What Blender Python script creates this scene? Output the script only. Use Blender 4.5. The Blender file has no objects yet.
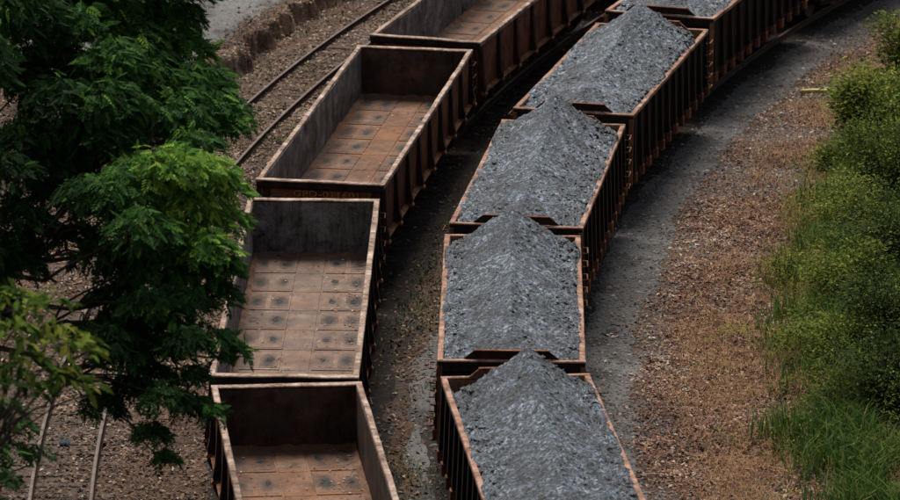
import bpy, bmesh, math, random
import numpy as np
from mathutils import Vector, Matrix

scene = bpy.context.scene
COL = scene.collection
R = math.radians
PI = math.pi

# ------------------------------------------------------------------ camera, sky, sun, exposure
CAM_Z = 27.0
PITCH = 0.26557
ROLL = 0.0077
FPX = 4984.0
cam_d = bpy.data.cameras.new('camera')
cam_d.sensor_width = 36.0
cam_d.lens = FPX / 900.0 * 36.0
cam_d.clip_start = 1.0
cam_d.clip_end = 6000.0
cam_d.dof.use_dof = True
cam_d.dof.focus_distance = 96.0
cam_d.dof.aperture_fstop = 2.0
cam = bpy.data.objects.new('camera', cam_d)
COL.objects.link(cam)
cam.matrix_world = (Matrix.Translation((0, 0, CAM_Z)) @ Matrix.Rotation(PI / 2 - PITCH, 4, 'X')
                    @ Matrix.Rotation(ROLL, 4, 'Z'))
scene.camera = cam

SUN_AZ, SUN_EL = R(104), R(57)           # azimuth from +X towards +Y (far right of the camera)
world = bpy.data.worlds.new('World')
scene.world = world
world.use_nodes = True
wn = world.node_tree
sky = wn.nodes.new('ShaderNodeTexSky')
sky.sky_type = 'NISHITA'
sky.sun_disc = False
sky.sun_elevation = SUN_EL
sky.sun_rotation = PI / 2 - SUN_AZ
sky.dust_density = 4.0
sky.air_density = 1.0
hs = wn.nodes.new('ShaderNodeHueSaturation')
hs.inputs['Saturation'].default_value = 0.42
wn.links.new(sky.outputs[0], hs.inputs['Color'])
wn.links.new(hs.outputs[0], wn.nodes['Background'].inputs[0])
wn.nodes['Background'].inputs[1].default_value = 0.05
sun_d = bpy.data.lights.new('sun', 'SUN')
sun_d.energy = 2.8
sun_d.angle = R(32)
sun_d.color = (1.0, 0.93, 0.83)
sun = bpy.data.objects.new('sun', sun_d)
COL.objects.link(sun)
sdir = Vector((math.cos(SUN_EL) * math.cos(SUN_AZ), math.cos(SUN_EL) * math.sin(SUN_AZ), math.sin(SUN_EL)))
sun.rotation_euler = sdir.to_track_quat('Z', 'Y').to_euler()
sun.location = (30, 60, 60)
vs = scene.view_settings
vs.view_transform = 'Standard'
vs.look = 'None'
vs.gamma = 1.0
vs.exposure = 0.9
vs.use_curve_mapping = False

# ------------------------------------------------------------------ helpers
rng = np.random.default_rng(11)
random.seed(5)


def _hash(i, j, k, seed):
    n = (i * 374761393 + j * 668265263 + k * 2147483647 + seed * 1274126177) & 0xFFFFFFFF
    n = ((n ^ (n >> 13)) * 1274126177) & 0xFFFFFFFF
    n = n ^ (n >> 16)
    return (n & 0xFFFF) / 65535.0


def vnoise(x, y, z=0.0, seed=0):
    """value noise, -1..1, arrays welcome"""
    x, y, z = np.broadcast_arrays(np.asarray(x, float), np.asarray(y, float), np.asarray(z, float))
    xi, yi, zi = np.floor(x).astype(np.int64), np.floor(y).astype(np.int64), np.floor(z).astype(np.int64)
    fx, fy, fz = x - xi, y - yi, z - zi
    fx, fy, fz = fx * fx * (3 - 2 * fx), fy * fy * (3 - 2 * fy), fz * fz * (3 - 2 * fz)
    r = 0
    for a in (0, 1):
        for b in (0, 1):
            for c in (0, 1):
                w = (fx if a else 1 - fx) * (fy if b else 1 - fy) * (fz if c else 1 - fz)
                r = r + w * _hash(xi + a, yi + b, zi + c, seed)
    return r * 2 - 1


def fbm(x, y, z=0.0, seed=0, oct=4):
    r, a, s = 0, 0.5, 1.0
    for o in range(oct):
        r = r + a * vnoise(np.asarray(x) * s, np.asarray(y) * s, np.asarray(z) * s, seed + o * 17)
        a *= 0.5
        s *= 2.03
    return r


def smooth(e0, e1, v):
    t = np.clip((np.asarray(v, float) - e0) / (e1 - e0), 0, 1)
    return t * t * (3 - 2 * t)


def at(px, py, depth_y):
    """point of the place seen at pixel (px, py) of the 900x500 photograph, at world distance y"""
    a, b = px - 450.0, py - 250.0
    c, s = math.cos(ROLL), math.sin(ROLL)
    dx, dy = (c * a + s * b) / FPX, -(-s * a + c * b) / FPX
    d = Vector((dx, math.cos(PITCH) + dy * math.sin(PITCH), -math.sin(PITCH) + dy * math.cos(PITCH)))
    return Vector((0, 0, CAM_Z)) + d * (depth_y / d.y)


def tag(o, label=None, cat=None, group=None, kind=None):
    if label: o['label'] = label
    if cat: o['category'] = cat
    if group: o['group'] = group
    if kind: o['kind'] = kind
    return o


def empty(name, loc=(0, 0, 0), rz=0.0, parent=None):
    o = bpy.data.objects.new(name, None)
    COL.objects.link(o)
    o.location = loc
    o.rotation_euler = (0, 0, rz)
    o.empty_display_size = 0.3
    o.parent = parent
    return o


def link(name, me, mat=None, parent=None, loc=None):
    o = bpy.data.objects.new(name, me)
    COL.objects.link(o)
    if mat is not None and len(me.materials) == 0:
        me.materials.append(mat)
    o.parent = parent
    if loc is not None:
        o.location = loc
    return o


def mesh_np(name, V, F, tint=None, smooth_shade=False):
    """V (n,3), F (m,k) all faces with k corners, tint (m,) per face"""
    V = np.ascontiguousarray(V, np.float32)
    F = np.ascontiguousarray(F, np.int32)
    me = bpy.data.meshes.new(name)
    m, k = F.shape
    me.vertices.add(len(V))
    me.vertices.foreach_set('co', V.ravel())
    me.loops.add(m * k)
    me.loops.foreach_set('vertex_index', F.ravel())
    me.polygons.add(m)
    me.polygons.foreach_set('loop_start', np.arange(m, dtype=np.int32) * k)
    me.polygons.foreach_set('loop_total', np.full(m, k, np.int32))
    if smooth_shade:
        me.polygons.foreach_set('use_smooth', np.ones(m, bool))
    if tint is not None:
        a = me.attributes.new('tint', 'FLOAT', 'FACE')
        a.data.foreach_set('value', np.ascontiguousarray(tint, np.float32))
    me.update(calc_edges=True)
    return me


def box(bm, x0, x1, y0, y1, z0, z1, bevel=0.0):
    vs_ = [bm.verts.new(c) for c in ((x0, y0, z0), (x1, y0, z0), (x1, y1, z0), (x0, y1, z0),
                                     (x0, y0, z1), (x1, y0, z1), (x1, y1, z1), (x0, y1, z1))]
    fs = [bm.faces.new([vs_[i] for i in q]) for q in
          ((0, 3, 2, 1), (4, 5, 6, 7), (0, 1, 5, 4), (1, 2, 6, 5), (2, 3, 7, 6), (3, 0, 4, 7))]
    if bevel > 0:
        es = list({e for f in fs for e in f.edges})
        bmesh.ops.bevel(bm, geom=es, offset=bevel, segments=1, affect='EDGES', profile=0.5)


def prism(bm, pts, axis, a, b):
    """extrude a polygon; axis 'x': pts are (y,z); 'y': (x,z); 'z': (x,y)"""
    def P(p, t):
        return {'x': (t, p[0], p[1]), 'y': (p[0], t, p[1]), 'z': (p[0], p[1], t)}[axis]
    A = [bm.verts.new(P(p, a)) for p in pts]
    B = [bm.verts.new(P(p, b)) for p in pts]
    n = len(pts)
    bm.faces.new(A[::-1]); bm.faces.new(B)
    for i in range(n):
        bm.faces.new((A[i], A[(i + 1) % n], B[(i + 1) % n], B[i]))


def cyl(bm, c, r, h, axis='x', seg=20, r2=None):
    r2 = r if r2 is None else r2
    rot = {'x': Matrix.Rotation(PI / 2, 4, 'Y'), 'y': Matrix.Rotation(-PI / 2, 4, 'X'), 'z': Matrix()}[axis]
    bmesh.ops.create_cone(bm, cap_ends=True, segments=seg, radius1=r, radius2=r2, depth=h,
                          matrix=Matrix.Translation(c) @ rot)


def tube(bm, pts, radii, seg=6):
    prev = None
    for i, p in enumerate(pts):
        p = Vector(p)
        d = (Vector(pts[min(i + 1, len(pts) - 1)]) - Vector(pts[max(i - 1, 0)])).normalized()
        u = d.cross(Vector((0.13, 0.21, 0.97))).normalized()
        w = d.cross(u)
        ring = [bm.verts.new(p + (u * math.cos(2 * PI * k / seg) + w * math.sin(2 * PI * k / seg)) * radii[i])
                for k in range(seg)]
        if prev:
            for k in range(seg):
                bm.faces.new((prev[k], prev[(k + 1) % seg], ring[(k + 1) % seg], ring[k]))
        else:
            bm.faces.new(ring[::-1])
        prev = ring
    bm.faces.new(prev)


def to_mesh(bm, name, smooth_shade=False):
    bmesh.ops.recalc_face_normals(bm, faces=bm.faces[:])
    me = bpy.data.meshes.new(name)
    bm.to_mesh(me)
    bm.free()
    if smooth_shade:
        me.polygons.foreach_set('use_smooth', np.ones(len(me.polygons), bool))
    return me


def jitter(bm, amp, seed=0, scale=1.3):
    co = np.array([v.co for v in bm.verts])
    d = np.stack([fbm(co[:, 0] * scale, co[:, 1] * scale, co[:, 2] * scale, seed + k * 31, 3) for k in range(3)], 1) * amp
    for v, q in zip(bm.verts, d):
        v.co += Vector(q)


# ------------------------------------------------------------------ materials
def nodes(name):
    m = bpy.data.materials.new(name)
    m.use_nodes = True
    nt = m.node_tree
    return m, nt, nt.nodes['Principled BSDF']


def n_noise(nt, scale, detail=5, rough=0.6, stretch=None, coord='pos', dist=0.0):
    if coord == 'pos':
        c = nt.nodes.new('ShaderNodeNewGeometry').outputs['Position']
    else:
        c = nt.nodes.new('ShaderNodeTexCoord').outputs['Object']
    if stretch:
        mp = nt.nodes.new('ShaderNodeMapping')
        mp.inputs['Scale'].default_value = stretch
        nt.links.new(c, mp.inputs[0])
        c = mp.outputs[0]
    n = nt.nodes.new('ShaderNodeTexNoise')
    n.inputs['Scale'].default_value = scale
    n.inputs['Detail'].default_value = detail
    n.inputs['Roughness'].default_value = rough
    n.inputs['Distortion'].default_value = dist
    nt.links.new(c, n.inputs['Vector'])
    return n.outputs['Fac']


def n_ramp(nt, fac, stops):
    r = nt.nodes.new('ShaderNodeValToRGB')
    el = r.color_ramp.elements
    while len(el) < len(stops):
        el.new(0.5)
    for e, (p, c) in zip(el, stops):
        e.position = p
        e.color = (*c, 1) if len(c) == 3 else c
    nt.links.new(fac, r.inputs[0])
    return r.outputs[0]


def n_mix(nt, fac, a, b, mode='MIX'):
    m = nt.nodes.new('ShaderNodeMix')
    m.data_type = 'RGBA'
    m.blend_type = mode
    for sock, v in ((m.inputs[0], fac), (m.inputs[6], a), (m.inputs[7], b)):
        if isinstance(v, (int, float)):
            sock.default_value = v
        elif isinstance(v, tuple):
            sock.default_value = (*v, 1)
        else:
            nt.links.new(v, sock)
    return m.outputs[2]


def n_bump(nt, bsdf, h, strength, dist):
    b = nt.nodes.new('ShaderNodeBump')
    b.inputs['Strength'].default_value = strength
    b.inputs['Distance'].default_value = dist
    nt.links.new(h, b.inputs['Height'])
    nt.links.new(b.outputs[0], bsdf.inputs['Normal'])


def rust(name, base, mid, light, scale=1.6, rough=0.85, streak=0.5, bump=0.25, dark=(0.012, 0.01, 0.009), dark_amt=0.45,
         coord='pos'):
    m, nt, bs = nodes(name)
    big = n_noise(nt, scale, 6, 0.65, coord=coord)
    col = n_ramp(nt, big, [(0.32, base), (0.5, mid), (0.68, light)])
    st = n_noise(nt, 1.0, 4, 0.6, stretch=(9, 9, 0.9), coord=coord)
    stc = n_ramp(nt, st, [(0.42, (0, 0, 0)), (0.62, (streak,) * 3)])
    col = n_mix(nt, stc, col, light)
    fine = n_noise(nt, 26, 5, 0.7, coord=coord)
    dk = n_ramp(nt, n_noise(nt, scale * 1.7, 7, 0.7, coord=coord, dist=0.6), [(0.5, (0, 0, 0)), (0.7, (dark_amt,) * 3)])
    col = n_mix(nt, dk, col, dark)
    fm = n_ramp(nt, fine, [(0.3, (0.55,) * 3), (0.7, (1.25,) * 3)])
    col = n_mix(nt, 1.0, col, fm, 'MULTIPLY')
    nt.links.new(col, bs.inputs['Base Color'])
    bs.inputs['Roughness'].default_value = rough
    bs.inputs['Specular IOR Level'].default_value = 0.15
    n_bump(nt, bs, fine, bump, 0.01)
    return m


M = {}
M['rim'] = rust('worn_rim_steel', (0.085, 0.046, 0.032), (0.25, 0.16, 0.118), (0.54, 0.44, 0.375), scale=2.4, streak=0.3, dark_amt=0.85)
M['rim_coal'] = rust('rusty_rim_steel', (0.085, 0.04, 0.027), (0.26, 0.13, 0.085), (0.42, 0.29, 0.23), scale=2.6, streak=0.4, dark_amt=0.75)
M['chord_dark'] = rust('dark_chord_steel', (0.009, 0.008, 0.007), (0.014, 0.010, 0.009), (0.035, 0.022, 0.018), scale=4)
M['panel'] = rust('rust_red_paint', (0.045, 0.017, 0.010), (0.13, 0.045, 0.024), (0.26, 0.10, 0.05), scale=1.7, dark_amt=0.85)
M['panel_coal'] = rust('sooty_rust_paint', (0.006, 0.005, 0.0045), (0.010, 0.007, 0.006), (0.03, 0.015, 0.009), scale=2.2, dark_amt=0.8)
M['post'] = rust('dark_rust_post', (0.012, 0.008, 0.007), (0.022, 0.012, 0.009), (0.055, 0.026, 0.017), scale=2.5)
M['ledge'] = rust('orange_rust', (0.07, 0.026, 0.012), (0.17, 0.07, 0.03), (0.30, 0.16, 0.09), scale=3, dark_amt=0.5)
M['inner'] = rust('grey_scuffed_steel', (0.045, 0.033, 0.029), (0.105, 0.095, 0.09), (0.26, 0.25, 0.245), scale=1.9, streak=0.4, dark_amt=0.9)
M['inner_end'] = rust('brown_scuffed_steel', (0.018, 0.013, 0.011), (0.045, 0.026, 0.019), (0.14, 0.075, 0.05), scale=1.3, streak=0.25, dark_amt=0.7)
M['floor'] = rust('dusty_rust_floor', (0.12, 0.056, 0.03), (0.19, 0.10, 0.062), (0.28, 0.185, 0.135), scale=1.0, streak=0.0, dark_amt=0.25)
M['plate'] = rust('dusty_floor_plate', (0.10, 0.048, 0.028), (0.165, 0.09, 0.06), (0.24, 0.16, 0.12), scale=0.8, streak=0.0, dark_amt=0.3)
M['pocket'] = rust('coal_stained_pocket', (0.014, 0.014, 0.015), (0.026, 0.027, 0.03), (0.07, 0.07, 0.075), scale=6, streak=0.0)
M['black'] = rust('greasy_running_gear', (0.012, 0.010, 0.009), (0.022, 0.016, 0.013), (0.06, 0.032, 0.02), scale=4)
M['wheel'] = rust('wheel_steel', (0.03, 0.02, 0.016), (0.06, 0.038, 0.03), (0.12, 0.09, 0.075), scale=5, rough=0.6)
M['rail'] = rust('rail_side_rust', (0.025, 0.014, 0.010), (0.045, 0.026, 0.019), (0.08, 0.05, 0.037), scale=4)
M['rail_top'] = rust('rail_head', (0.055, 0.034, 0.026), (0.095, 0.063, 0.051), (0.16, 0.12, 0.10), scale=3, rough=0.5, streak=0.2, dark_amt=0.2)
M['sleeper'] = rust('weathered_sleeper', (0.035, 0.026, 0.02), (0.06, 0.045, 0.035), (0.10, 0.08, 0.065), scale=3)
M['letter'] = rust('faded_yellow_paint', (0.16, 0.07, 0.015), (0.36, 0.18, 0.03), (0.46, 0.27, 0.06), scale=14, streak=0.0, dark_amt=0.5)
M['bark'] = rust('bark', (0.018, 0.014, 0.011), (0.035, 0.028, 0.022), (0.07, 0.058, 0.046), scale=6)


def add_orange(m, scale, col, amt):
    nt = m.node_tree
    bs = nt.nodes['Principled BSDF']
    src = bs.inputs['Base Color'].links[0].from_socket
    f = n_ramp(nt, n_noise(nt, scale, 6, 0.7, dist=0.8), [(0.47, (0,) * 3), (0.66, (amt,) * 3)])
    nt.links.new(n_mix(nt, f, src, col), bs.inputs['Base Color'])


for k_ in ('floor', 'plate'):
    add_orange(M[k_], 0.45, (0.085, 0.062, 0.052), 0.75)
    add_orange(M[k_], 0.8, (0.19, 0.085, 0.038), 0.75)
    add_orange(M[k_], 1.9, (0.06, 0.038, 0.03), 0.75)
add_orange(M['inner_end'], 1.2, (0.09, 0.042, 0.024), 0.5)
add_orange(M['inner_end'], 2.3, (0.05, 0.047, 0.045), 0.7)


def hatch_material(name, cols, orange):
    m = rust(name, *cols, scale=0.8, streak=0.0, dark_amt=0.35)
    add_orange(m, 0.45, (0.085, 0.062, 0.052), 0.75)
    add_orange(m, 0.8, orange, 0.6)
    nt = m.node_tree
    bs = nt.nodes['Principled BSDF']
    src = bs.inputs['Base Color'].links[0].from_socket
    tc = nt.nodes.new('ShaderNodeTexCoord')
    oi = nt.nodes.new('ShaderNodeObjectInfo')
    mp = nt.nodes.new('ShaderNodeMapping')
    mp.inputs['Scale'].default_value = (1 / 0.16, 1 / 0.42, 0)
    nt.links.new(tc.outputs['Object'], mp.inputs[0])
    ln = nt.nodes.new('ShaderNodeVectorMath'); ln.operation = 'LENGTH'
    nt.links.new(mp.outputs[0], ln.inputs[0])
    nz = n_noise(nt, 9, 5, 0.7)
    m1 = nt.nodes.new('ShaderNodeMath'); m1.operation = 'MULTIPLY_ADD'      # ragged outline
    nt.links.new(nz, m1.inputs[0]); m1.inputs[1].default_value = 1.5
    nt.links.new(ln.outputs['Value'], m1.inputs[2])
    m2 = nt.nodes.new('ShaderNodeMath'); m2.operation = 'MULTIPLY_ADD'      # each hatch stained to its own degree
    nt.links.new(oi.outputs['Random'], m2.inputs[0]); m2.inputs[1].default_value = 0.55
    nt.links.new(m1.outputs[0], m2.inputs[2])
    f = n_ramp(nt, m2.outputs[0], [(0.62, (0.92,) * 3), (0.98, (0.35,) * 3)])
    f.node.color_ramp.elements.new(1.0).color = (0.3, 0.3, 0.3, 1)
    sc = nt.nodes.new('ShaderNodeMath'); sc.operation = 'MULTIPLY'
    nt.links.new(m2.outputs[0], sc.inputs[0]); sc.inputs[1].default_value = 0.5
    f = n_ramp(nt, sc.outputs[0], [(0.52, (0.97,) * 3), (0.68, (0.72,) * 3), (1.0, (0.0,) * 3)])
    nt.links.new(n_mix(nt, f, src, (0.022, 0.023, 0.026)), bs.inputs['Base Color'])
    return m


M['patch'] = hatch_material('stained_hatch_steel', ((0.095, 0.05, 0.032), (0.15, 0.09, 0.064), (0.22, 0.155, 0.12)), (0.17, 0.07, 0.03))
add_orange(M['patch'], 1.9, (0.06, 0.038, 0.03), 0.75)
M['patch_dusty'] = hatch_material('stained_dusty_hatch', ((0.115, 0.078, 0.061), (0.175, 0.122, 0.097), (0.25, 0.19, 0.16)), (0.20, 0.12, 0.08))
M['dusty_floor'] = rust('pale_dusty_floor', (0.13, 0.084, 0.064), (0.195, 0.132, 0.104), (0.28, 0.21, 0.175), scale=1.3, streak=0.0, dark_amt=0.5)
add_orange(M['dusty_floor'], 0.5, (0.10, 0.078, 0.068), 0.7)
add_orange(M['dusty_floor'], 1.7, (0.085, 0.06, 0.05), 0.6)
add_orange(M['patch_dusty'], 1.7, (0.085, 0.06, 0.05), 0.6)
add_orange(M['dusty_floor'], 0.6, (0.23, 0.13, 0.08), 0.5)


def coal_material():
    m, nt, bs = nodes('coal')
    tc = nt.nodes.new('ShaderNodeTexCoord')
    sx = nt.nodes.new('ShaderNodeSeparateXYZ')
    nt.links.new(tc.outputs['Object'], sx.inputs[0])

    def mth(op, a, b=None, c=None):
        n = nt.nodes.new('ShaderNodeMath'); n.operation = op
        for k, v in enumerate((a, b, c)):
            if v is None: continue
            if isinstance(v, (int, float)): n.inputs[k].default_value = v
            else: nt.links.new(v, n.inputs[k])
        return n.outputs[0]
    ax = mth('ABSOLUTE', sx.outputs[0])
    u = mth('MULTIPLY_ADD', ax, 1.3, sx.outputs[1])          # runs level along the streaks that slide off the ridge
    cb = nt.nodes.new('ShaderNodeCombineXYZ')
    nt.links.new(mth('MULTIPLY', sx.outputs[0], 6.0), cb.inputs[0])
    nt.links.new(mth('MULTIPLY', u, 7.5), cb.inputs[1])
    nt.links.new(mth('MULTIPLY', sx.outputs[2], 2.0), cb.inputs[2])
    st = nt.nodes.new('ShaderNodeTexNoise')
    st.inputs['Scale'].default_value = 1.0; st.inputs['Detail'].default_value = 7; st.inputs['Roughness'].default_value = 0.72
    nt.links.new(cb.outputs[0], st.inputs['Vector'])
    stre = st.outputs['Fac']
    lump = n_noise(nt, 13, 8, 0.76, coord='obj', dist=0.4)
    big = n_noise(nt, 1.3, 4, 0.6, coord='obj')
    both = mth('ADD', mth('MULTIPLY', lump, 0.68), mth('MULTIPLY', stre, 0.32))
    c1 = n_ramp(nt, both, [(0.40, (0.006, 0.007, 0.009)), (0.465, (0.030, 0.039, 0.054)), (0.53, (0.145, 0.183, 0.237)), (0.60, (0.44, 0.53, 0.64))])
    c2 = n_ramp(nt, big, [(0.38, (0.45, 0.45, 0.46)), (0.6, (1.2, 1.21, 1.23))])
    col = n_mix(nt, 1.0, c1, c2, 'MULTIPLY')
    speck = n_ramp(nt, n_noise(nt, 15, 3, 0.6, stretch=(1.0, 0.6, 1), coord='obj'), [(0.57, (0,) * 3), (0.66, (0.9,) * 3)])
    col = n_mix(nt, speck, col, (0.006, 0.007, 0.009))
    nt.links.new(col, bs.inputs['Base Color'])
    bs.inputs['Roughness'].default_value = 0.5
    bs.inputs['Specular IOR Level'].default_value = 0.45
    fine = n_noise(nt, 26, 6, 0.75, coord='obj')
    n_bump(nt, bs, mth('ADD', mth('ADD', lump, mth('MULTIPLY', stre, 0.6)), fine), 1.0, 0.07)
    return m


M['coal'] = coal_material()


def soil(name, stops, scale, fine_scale, bump=0.6, bd=0.04, rough=0.95, blotch=None):
    m, nt, bs = nodes(name)
    a = n_noise(nt, scale, 6, 0.65)
    f = n_noise(nt, fine_scale, 6, 0.75)
    col = n_ramp(nt, f, stops)
    sh = n_ramp(nt, a, [(0.35, (0.6,) * 3), (0.65, (1.2,) * 3)])
    col = n_mix(nt, 1.0, col, sh, 'MULTIPLY')
    if blotch:
        bf = n_ramp(nt, n_noise(nt, blotch[1], 5, 0.6), [(0.48, (0,) * 3), (0.62, (blotch[2],) * 3)])
        col = n_mix(nt, bf, col, blotch[0])
    nt.links.new(col, bs.inputs['Base Color'])
    bs.inputs['Roughness'].default_value = rough
    bs.inputs['Specular IOR Level'].default_value = 0.2
    n_bump(nt, bs, f, bump, bd)
    return m


M['soil'] = soil('brown_ballast_soil', [(0.3, (0.020, 0.011, 0.007)), (0.5, (0.075, 0.042, 0.026)), (0.72, (0.15, 0.095, 0.062))], 0.5, 14,
                 blotch=((0.06, 0.055, 0.05), 0.35, 0.5))
M['gravel'] = soil('grey_fine_gravel', [(0.3, (0.045, 0.044, 0.045)), (0.5, (0.115, 0.114, 0.115)), (0.72, (0.19, 0.189, 0.19))], 0.45, 18,
                   bump=0.35, bd=0.03, blotch=((0.022, 0.02, 0.019), 0.9, 0.75))


def tinted(name, stops, rough=0.8, transl=0.0, spec=0.25, extra=None):
    """colour picked by each face's own tint value"""
    m, nt, bs = nodes(name)
    at_ = nt.nodes.new('ShaderNodeAttribute')
    at_.attribute_name = 'tint'
    col = n_ramp(nt, at_.outputs['Fac'], stops)
    if extra:
        f = n_noise(nt, extra, 4, 0.6)
        col = n_mix(nt, 1.0, col, n_ramp(nt, f, [(0.3, (0.6,) * 3), (0.7, (1.25,) * 3)]), 'MULTIPLY')
    nt.links.new(col, bs.inputs['Base Color'])
    bs.inputs['Roughness'].default_value = rough
    bs.inputs['Specular IOR Level'].default_value = spec
    if transl > 0:
        tr = nt.nodes.new('ShaderNodeBsdfTranslucent')
        nt.links.new(col, tr.inputs['Color'])
        mx = nt.nodes.new('ShaderNodeMixShader')
        mx.inputs[0].default_value = transl
        nt.links.new(bs.outputs[0], mx.inputs[1])
        nt.links.new(tr.outputs[0], mx.inputs[2])
        nt.links.new(mx.outputs[0], nt.nodes['Material Output'].inputs['Surface'])
    return m


M['litter_red'] = tinted('dry_red_brown_leaves', [(0.0, (0.020, 0.010, 0.006)), (0.3, (0.085, 0.035, 0.020)), (0.6, (0.19, 0.085, 0.048)),
                                                  (0.85, (0.29, 0.175, 0.115)), (1.0, (0.46, 0.38, 0.31))])
M['litter_tan'] = tinted('dry_tan_leaves', [(0.0, (0.018, 0.010, 0.006)), (0.35, (0.070, 0.034, 0.019)), (0.65, (0.14, 0.077, 0.045)),
                                            (0.88, (0.225, 0.145, 0.088)), (1.0, (0.38, 0.31, 0.22))])
M['stones'] = tinted('ballast_stones', [(0.0, (0.03, 0.028, 0.027)), (0.5, (0.11, 0.10, 0.096)), (0.85, (0.21, 0.20, 0.19)), (1.0, (0.40, 0.38, 0.36))], rough=0.9)
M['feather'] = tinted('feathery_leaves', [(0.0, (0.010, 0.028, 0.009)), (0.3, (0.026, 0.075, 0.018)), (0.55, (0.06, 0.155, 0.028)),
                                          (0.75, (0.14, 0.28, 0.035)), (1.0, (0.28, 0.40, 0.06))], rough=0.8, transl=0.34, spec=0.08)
M['lance'] = tinted('lance_leaves', [(0.0, (0.008, 0.022, 0.007)), (0.35, (0.030, 0.068, 0.012)), (0.6, (0.075, 0.13, 0.018)), (1.0, (0.28, 0.26, 0.04))], rough=0.85, transl=0.3, spec=0.03)
M['shrub'] = tinted('shrub_leaves', [(0.0, (0.016, 0.028, 0.009)), (0.35, (0.062, 0.092, 0.018)), (0.65, (0.135, 0.18, 0.028)), (1.0, (0.30, 0.31, 0.06))], rough=0.8, transl=0.34, spec=0.08)
M['grass'] = tinted('green_grass', [(0.0, (0.022, 0.046, 0.013)), (0.5, (0.060, 0.13, 0.026)), (0.85, (0.15, 0.20, 0.04)), (1.0, (0.25, 0.21, 0.08))], rough=0.8, transl=0.15, spec=0.08)
M['dry_grass'] = tinted('dry_grass', [(0.0, (0.09, 0.038, 0.018)), (0.5, (0.21, 0.10, 0.045)), (0.85, (0.30, 0.18, 0.08)), (1.0, (0.30, 0.26, 0.10))], rough=0.8)
M['golden'] = tinted('golden_grass', [(0.0, (0.06, 0.065, 0.018)), (0.4, (0.14, 0.135, 0.03)), (0.75, (0.25, 0.20, 0.05)), (1.0, (0.36, 0.26, 0.09))], rough=0.8, transl=0.15, spec=0.08)
M['moss'] = tinted('low_green_weed', [(0.0, (0.03, 0.04, 0.016)), (0.6, (0.07, 0.08, 0.03)), (1.0, (0.14, 0.13, 0.06))], rough=0.8)
m_, nt_, bs_ = nodes('yellow_bamboo')
nt_.links.new(n_ramp(nt_, n_noise(nt_, 9, 4), [(0.3, (0.32, 0.26, 0.04)), (0.7, (0.62, 0.56, 0.16))]), bs_.inputs['Base Color'])
bs_.inputs['Roughness'].default_value = 0.6
M['yellow'] = m_
m_, nt_, bs_ = nodes('blue_grey_plastic')
nt_.links.new(n_ramp(nt_, n_noise(nt_, 12, 4), [(0.3, (0.015, 0.02, 0.027)), (0.7, (0.05, 0.065, 0.08))]), bs_.inputs['Base Color'])
bs_.inputs['Roughness'].default_value = 0.95
bs_.inputs['Specular IOR Level'].default_value = 0.05
M['scrap'] = m_
m_, nt_, bs_ = nodes('puddle_water')
bs_.inputs['Base Color'].default_value = (0.05, 0.05, 0.055, 1)
bs_.inputs['Roughness'].default_value = 0.12
n_bump(nt_, bs_, n_noise(nt_, 8, 3), 0.15, 0.01)
M['water'] = m_

# ------------------------------------------------------------------ track geometry (three concentric curves)
TRK = {'coal': (90.788, 86.613, 89.586), 'empty': (97.309, 87.723, 100.089), 'free': (106.5, 87.55, 113.36)}


def off(track, x, y):
    cx, cy, r = TRK[track]
    return r - np.hypot(np.asarray(x) - cx, np.asarray(y) - cy)      # > 0: to the right of the track's centre


def on_track(track, y, o=0.0):
    cx, cy, r = TRK[track]
    r = r - o
    return cx - math.sqrt(r * r - (y - cy) ** 2)


def heading(track, y):
    cx, cy, r = TRK[track]
    return -math.asin((y - cy) / r)


# ------------------------------------------------------------------ ground
def ground_z(x, y):
    x = np.asarray(x, float); y = np.asarray(y, float)
    oc, of = off('coal', x, y), off('free', x, y)
    z = -0.15 + 0.035 * fbm(x * 1.3, y * 1.3, 0, 3, 4) + 0.02 * vnoise(x * 4, y * 4, 0, 9)
    z = z + 0.85 * smooth(3.2, 9.5, oc) * (0.8 + 0.5 * fbm(x * 0.3, y * 0.3, 0, 21, 2)) + 0.10 * smooth(2.2, 4.0, oc) * fbm(x * 0.9, y * 0.9, 0, 5, 3)
    z = z - 0.02 * smooth(0.9, 1.3, oc) * (1 - smooth(2.0, 2.6, oc))
    edge = -1.85 + 0.32 * fbm(x * 0.2, y * 0.9, 0, 33, 4) + 0.18 * vnoise(x * 0.3, y * 2.3, 0, 6)
    up = smooth(0.0, 0.16, edge - of) * smooth(106, 113, y)
    z = z + up * (0.42 + 0.10 * fbm(x * 0.8, y * 0.8, 0, 41, 3))
    z = z - 0.16 * smooth(0.35, 0.05, np.abs(edge - of + 0.15)) * smooth(106, 113, y) * (0.5 + 0.5 * vnoise(x * 0.5, y * 0.8, 0, 8))
    far = np.hypot(x, y - 100)
    return z * (1 - smooth(60, 120, far)) - 0.15 * smooth(60, 120, far)


def axis(lo, hi, fine, far_lo, far_hi):
    mid = list(np.arange(lo, hi + 1e-6, fine))
    a, s = [], fine
    v = lo
    while v > far_lo:
        s *= 1.35; v -= s; a.append(v)
    b, s, v = [], fine, mid[-1]
    while v < far_hi:
        s *= 1.35; v += s; b.append(v)
    return np.array(a[::-1] + mid + b)


gx = axis(-12.5, 13.5, 0.12, -2500, 2500)
gy = axis(78, 127, 0.13, -1500, 4000)
GX, GY = np.meshgrid(gx, gy)
V = np.stack([GX.ravel(), GY.ravel(), ground_z(GX, GY).ravel()], 1)
nx, ny = len(gx), len(gy)
ii = (np.arange(ny - 1)[:, None] * nx + np.arange(nx - 1)[None, :]).ravel()
F = np.stack([ii, ii + 1, ii + nx + 1, ii + nx], 1)
ground = link('ground', mesh_np('ground', V, F, smooth_shade=True), M['soil'])
tag(ground, 'brown ballast and soil yard floor under the tracks', kind='structure')


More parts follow.
